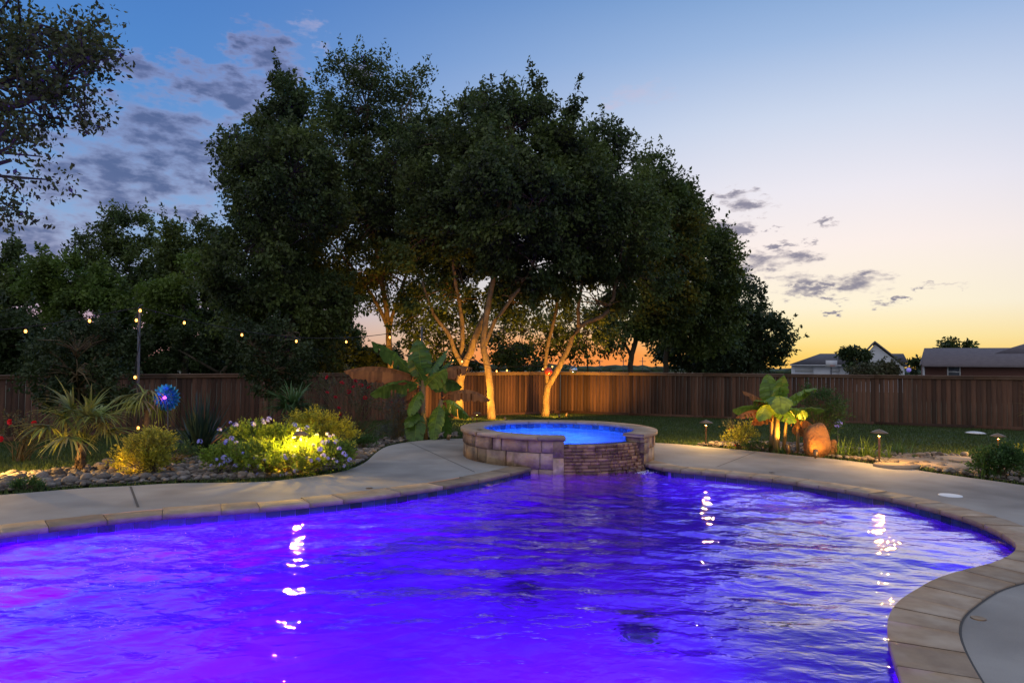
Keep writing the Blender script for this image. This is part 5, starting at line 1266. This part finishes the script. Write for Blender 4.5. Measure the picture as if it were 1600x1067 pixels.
# ------------------------------------------------------------------ houses beyond the fence
def gable(mb, x0, x1, z0, zr, y0, y1, hip=0):   # ridge along x
    ym = (y0+y1)/2; a = hip
    V = [(x0, y0, z0), (x1, y0, z0), (x1, y1, z0), (x0, y1, z0), (x0+a, ym, zr), (x1-a, ym, zr)]
    mb.add(V, [(0, 1, 5, 4), (2, 3, 4, 5), (1, 2, 5), (3, 0, 4), (0, 3, 2, 1)], .5)
Yh = 75.0
def hx(px): return at(px, 570, Yh).x
def hz(py, px=1300): return at(px, py, Yh).z
h = thing('white_house', (hx(1320), Yh, -1.0), 'white-sided house with grey shingle roofs and a tall front gable', 'house')
w = MB(); w.box((hx(1231), Yh, -1.5), (hx(1345), Yh+9, hz(570, 1280)+.05)); w.box((hx(1345), Yh-1, -1.5), (hx(1412), Yh+9, hz(572, 1400)))
w.build('wall', MT['siding'], h, smooth=False)
w = MB(); x0, x1, xm = hx(1331), hx(1418), hx(1367); zb, zr = hz(572, 1400)-.1, hz(534, 1367); y0 = Yh-1.6
w.add([(x0+.5, y0+.3, zb), (x1-.5, y0+.3, zb), (xm, y0+.3, zr-.35), (x0+.5, y0+.3, -1.5), (x1-.5, y0+.3, -1.5)], [(0, 3, 4, 1, 2)], .5); w.build('gable_wall', MT['siding'], h, smooth=False)
r_ = MB(); gable(r_, hx(1227), hx(1356), hz(570, 1280), hz(551, 1300), Yh-.6, Yh+9.6, 3.6)
r_.add([(x0, y0, zb), (xm, y0, zr), (xm, Yh+9, zr), (x0, Yh+9, zb), (x0, y0, zb-.2), (xm, y0, zr-.2)], [(0, 1, 2, 3), (0, 4, 5, 1)], .5)
r_.add([(x1, y0, zb), (xm, y0, zr), (xm, Yh+9, zr), (x1, Yh+9, zb), (x1, y0, zb-.2), (xm, y0, zr-.2)], [(3, 2, 1, 0), (1, 5, 4, 0)], .5)
gable(r_, hx(1375), hx(1421), hz(566, 1400), hz(551.5, 1400), Yh+2, Yh+9.6, .2)
r_.build('roof', MT['roof'], h, smooth=False)
for (a, c, t_) in ((1237, 1268, 'garage_door'), (1296, 1312, 'garage_door')):
    d_ = MB(); zt_ = hz(573.5, 1280)
    for k in range(4): d_.box((hx(a), Yh-.06, zt_-.55*(k+1)), (hx(c), Yh-.01, zt_-.55*k-.03))
    d_.build(t_, MT['garage'], h, smooth=False)
tr_m = MB(); tr_m.box((hx(1229), Yh-.7, hz(571.5, 1280)), (hx(1345), Yh-.62, hz(570, 1280)))
tr_m.build('gutter', MT['trim'], h, smooth=False); h.rotation_euler = (0, 0, R(-26)); h.scale = (.87, 1, 1)
hb = MB(); xb = hx(1282); o = thing('basketball_hoop', (xb, Yh-2.5, -1.2), 'basketball hoop with a white backboard before the white garage', 'basketball hoop')
hb.tube([(xb, Yh-2.5, -1.2), (xb, Yh-2.5, hz(572))], .06, 6); hb.build('pole', MT['pole'], o)
hb = MB(); hb.box((xb-.6, Yh-2.62, hz(573.5)), (xb+.6, Yh-2.56, hz(563.5))); hb.build('backboard', MT['trim'], o, smooth=False)
hb = MB(); hb.tube([(xb+.23*math.cos(t), Yh-2.85+.23*math.sin(t), hz(571.5)) for t in np.linspace(0, 6.28, 13)], .02, 4); hb.build('rim', MT['redglass'], o)
Yk = 48.0
def kx(px): return at(px, 570, Yk).x
def kz(py, px=1500): return at(px, py, Yk).z
h = thing('brick_house', (kx(1520), Yk, -1.0), 'dark brick house with a long brown roof at the right edge', 'house')
w = MB(); w.box((kx(1443), Yk, -1.4), (kx(1760), Yk+9, kz(570, 1520))); w.build('wall', MT['brick'], h, smooth=False)
r_ = MB(); ze = kz(570, 1520)
V = [(kx(1440), Yk-.5, ze), (kx(1770), Yk-.5, ze), (kx(1770), Yk+4.5, kz(553, 1520)+.55), (kx(1440)+.3, Yk+4.5, kz(553, 1520)+.55), (kx(1440), Yk-.5, ze-.15), (kx(1770), Yk-.5, ze-.15), (kx(1770), Yk+9.5, ze), (kx(1440), Yk+9.5, ze)]
r_.add(V, [(0, 1, 2, 3), (4, 5, 1, 0), (3, 2, 6, 7), (0, 3, 7)], .5)
gable(r_, kx(1545), kx(1800), kz(556, 1560), kz(528, 1640), Yk+2.2, Yk+9, 4.2)
r_.build('roof', MT['roof2'], h, smooth=False)
fr = MB(); xa, xb = kx(1480), kx(1501); zt_, zb_ = kz(571.2, 1490), kz(584, 1490)-.3
for (a_, c_) in (((xa, zb_), (xa+.09, zt_)), ((xb-.09, zb_), (xb, zt_)), ((xa+.09, zt_-.08), (xb-.09, zt_)), ((xa+.09, (zt_+zb_)/2-.03), (xb-.09, (zt_+zb_)/2+.03))): fr.box((a_[0], Yk-.08, a_[1]), (c_[0], Yk-.003, c_[1]))
fo_ = fr.build('window', MT['trim'], h, smooth=False); gl = MB(); gl.box((xa+.09, Yk-.04, zb_), (xb-.09, Yk-.01, zt_-.08)); gl.build('pane', MT['glass'], fo_, smooth=False)
cb = MB(); cb.box((kx(1441), Yk-.07, -1.4), (kx(1441)+.16, Yk-.002, ze-.16)); cb.build('corner_board', MT['trim'], h, smooth=False); h.rotation_euler = (0, 0, R(-30)); h.scale = (.85, 1, 1)
gt = Vector((hx(1340)*.8, 58, -1)); tree('garden_tree', at(1338, 600, 58), [B(1333, 557, 17, 13, 58), B(1340, 566, 14, 9, 58), B(1325, 550, 9, 6, 58)], MT['leaf_dark'], MT['bark_far'], 'dark bushy tree in front of the white house', None, 2600, .30, .55, None, .12, nclump=26, limbs=4)
tree('garden_shrub', at(1375, 600, 50), [B(1372, 580, 30, 8, 50), B(1350, 580, 16, 8, 50)], MT['roseleaf'], MT['bark_far'], 'wide grey-green shrub before the gable of the white house', None, 6500, .2, .5, None, .08, nclump=50, limbs=4, cat='shrub')
tree('garden_tree', at(1495, 600, 75), [B(1497, 543, 24, 10, 75), B(1480, 547, 12, 6, 75), B(1510, 548, 12, 5, 75), B(1500, 535, 10, 6, 75)], MT['leaf'], MT['bark_far'], 'small round tree rising behind the brick house roof', None, 1800, .36, .7, None, .18, nclump=24, limbs=4)
tree('garden_tree', at(1432, 600, 80), [B(1431, 572, 9, 10, 80)], MT['leaf_dark'], MT['bark_far'], 'small dark tree in the gap between the two houses', None, 500, .4, .7, None, .1, nclump=10, limbs=3)
for i, px in enumerate((937, 974, 1004)):
    p_ = at(px, 576, 230); b = MB(); b.tube([(p_.x, p_.y, -1.5), (p_.x, p_.y, at(px, 562-2*i, 230).z)], .14, 5); b.box((p_.x-1.1, p_.y-.08, at(px, 565, 230).z), (p_.x+1.1, p_.y+.08, at(px, 565, 230).z+.2))
    tag(b.build('utility_pole', MT['pole'], origin=(p_.x, p_.y, -1.5)), ['tiny leftmost utility pole on the orange horizon', 'tiny middle utility pole on the orange horizon', 'tiny rightmost utility pole on the orange horizon'][i], 'utility pole', 'far utility poles')
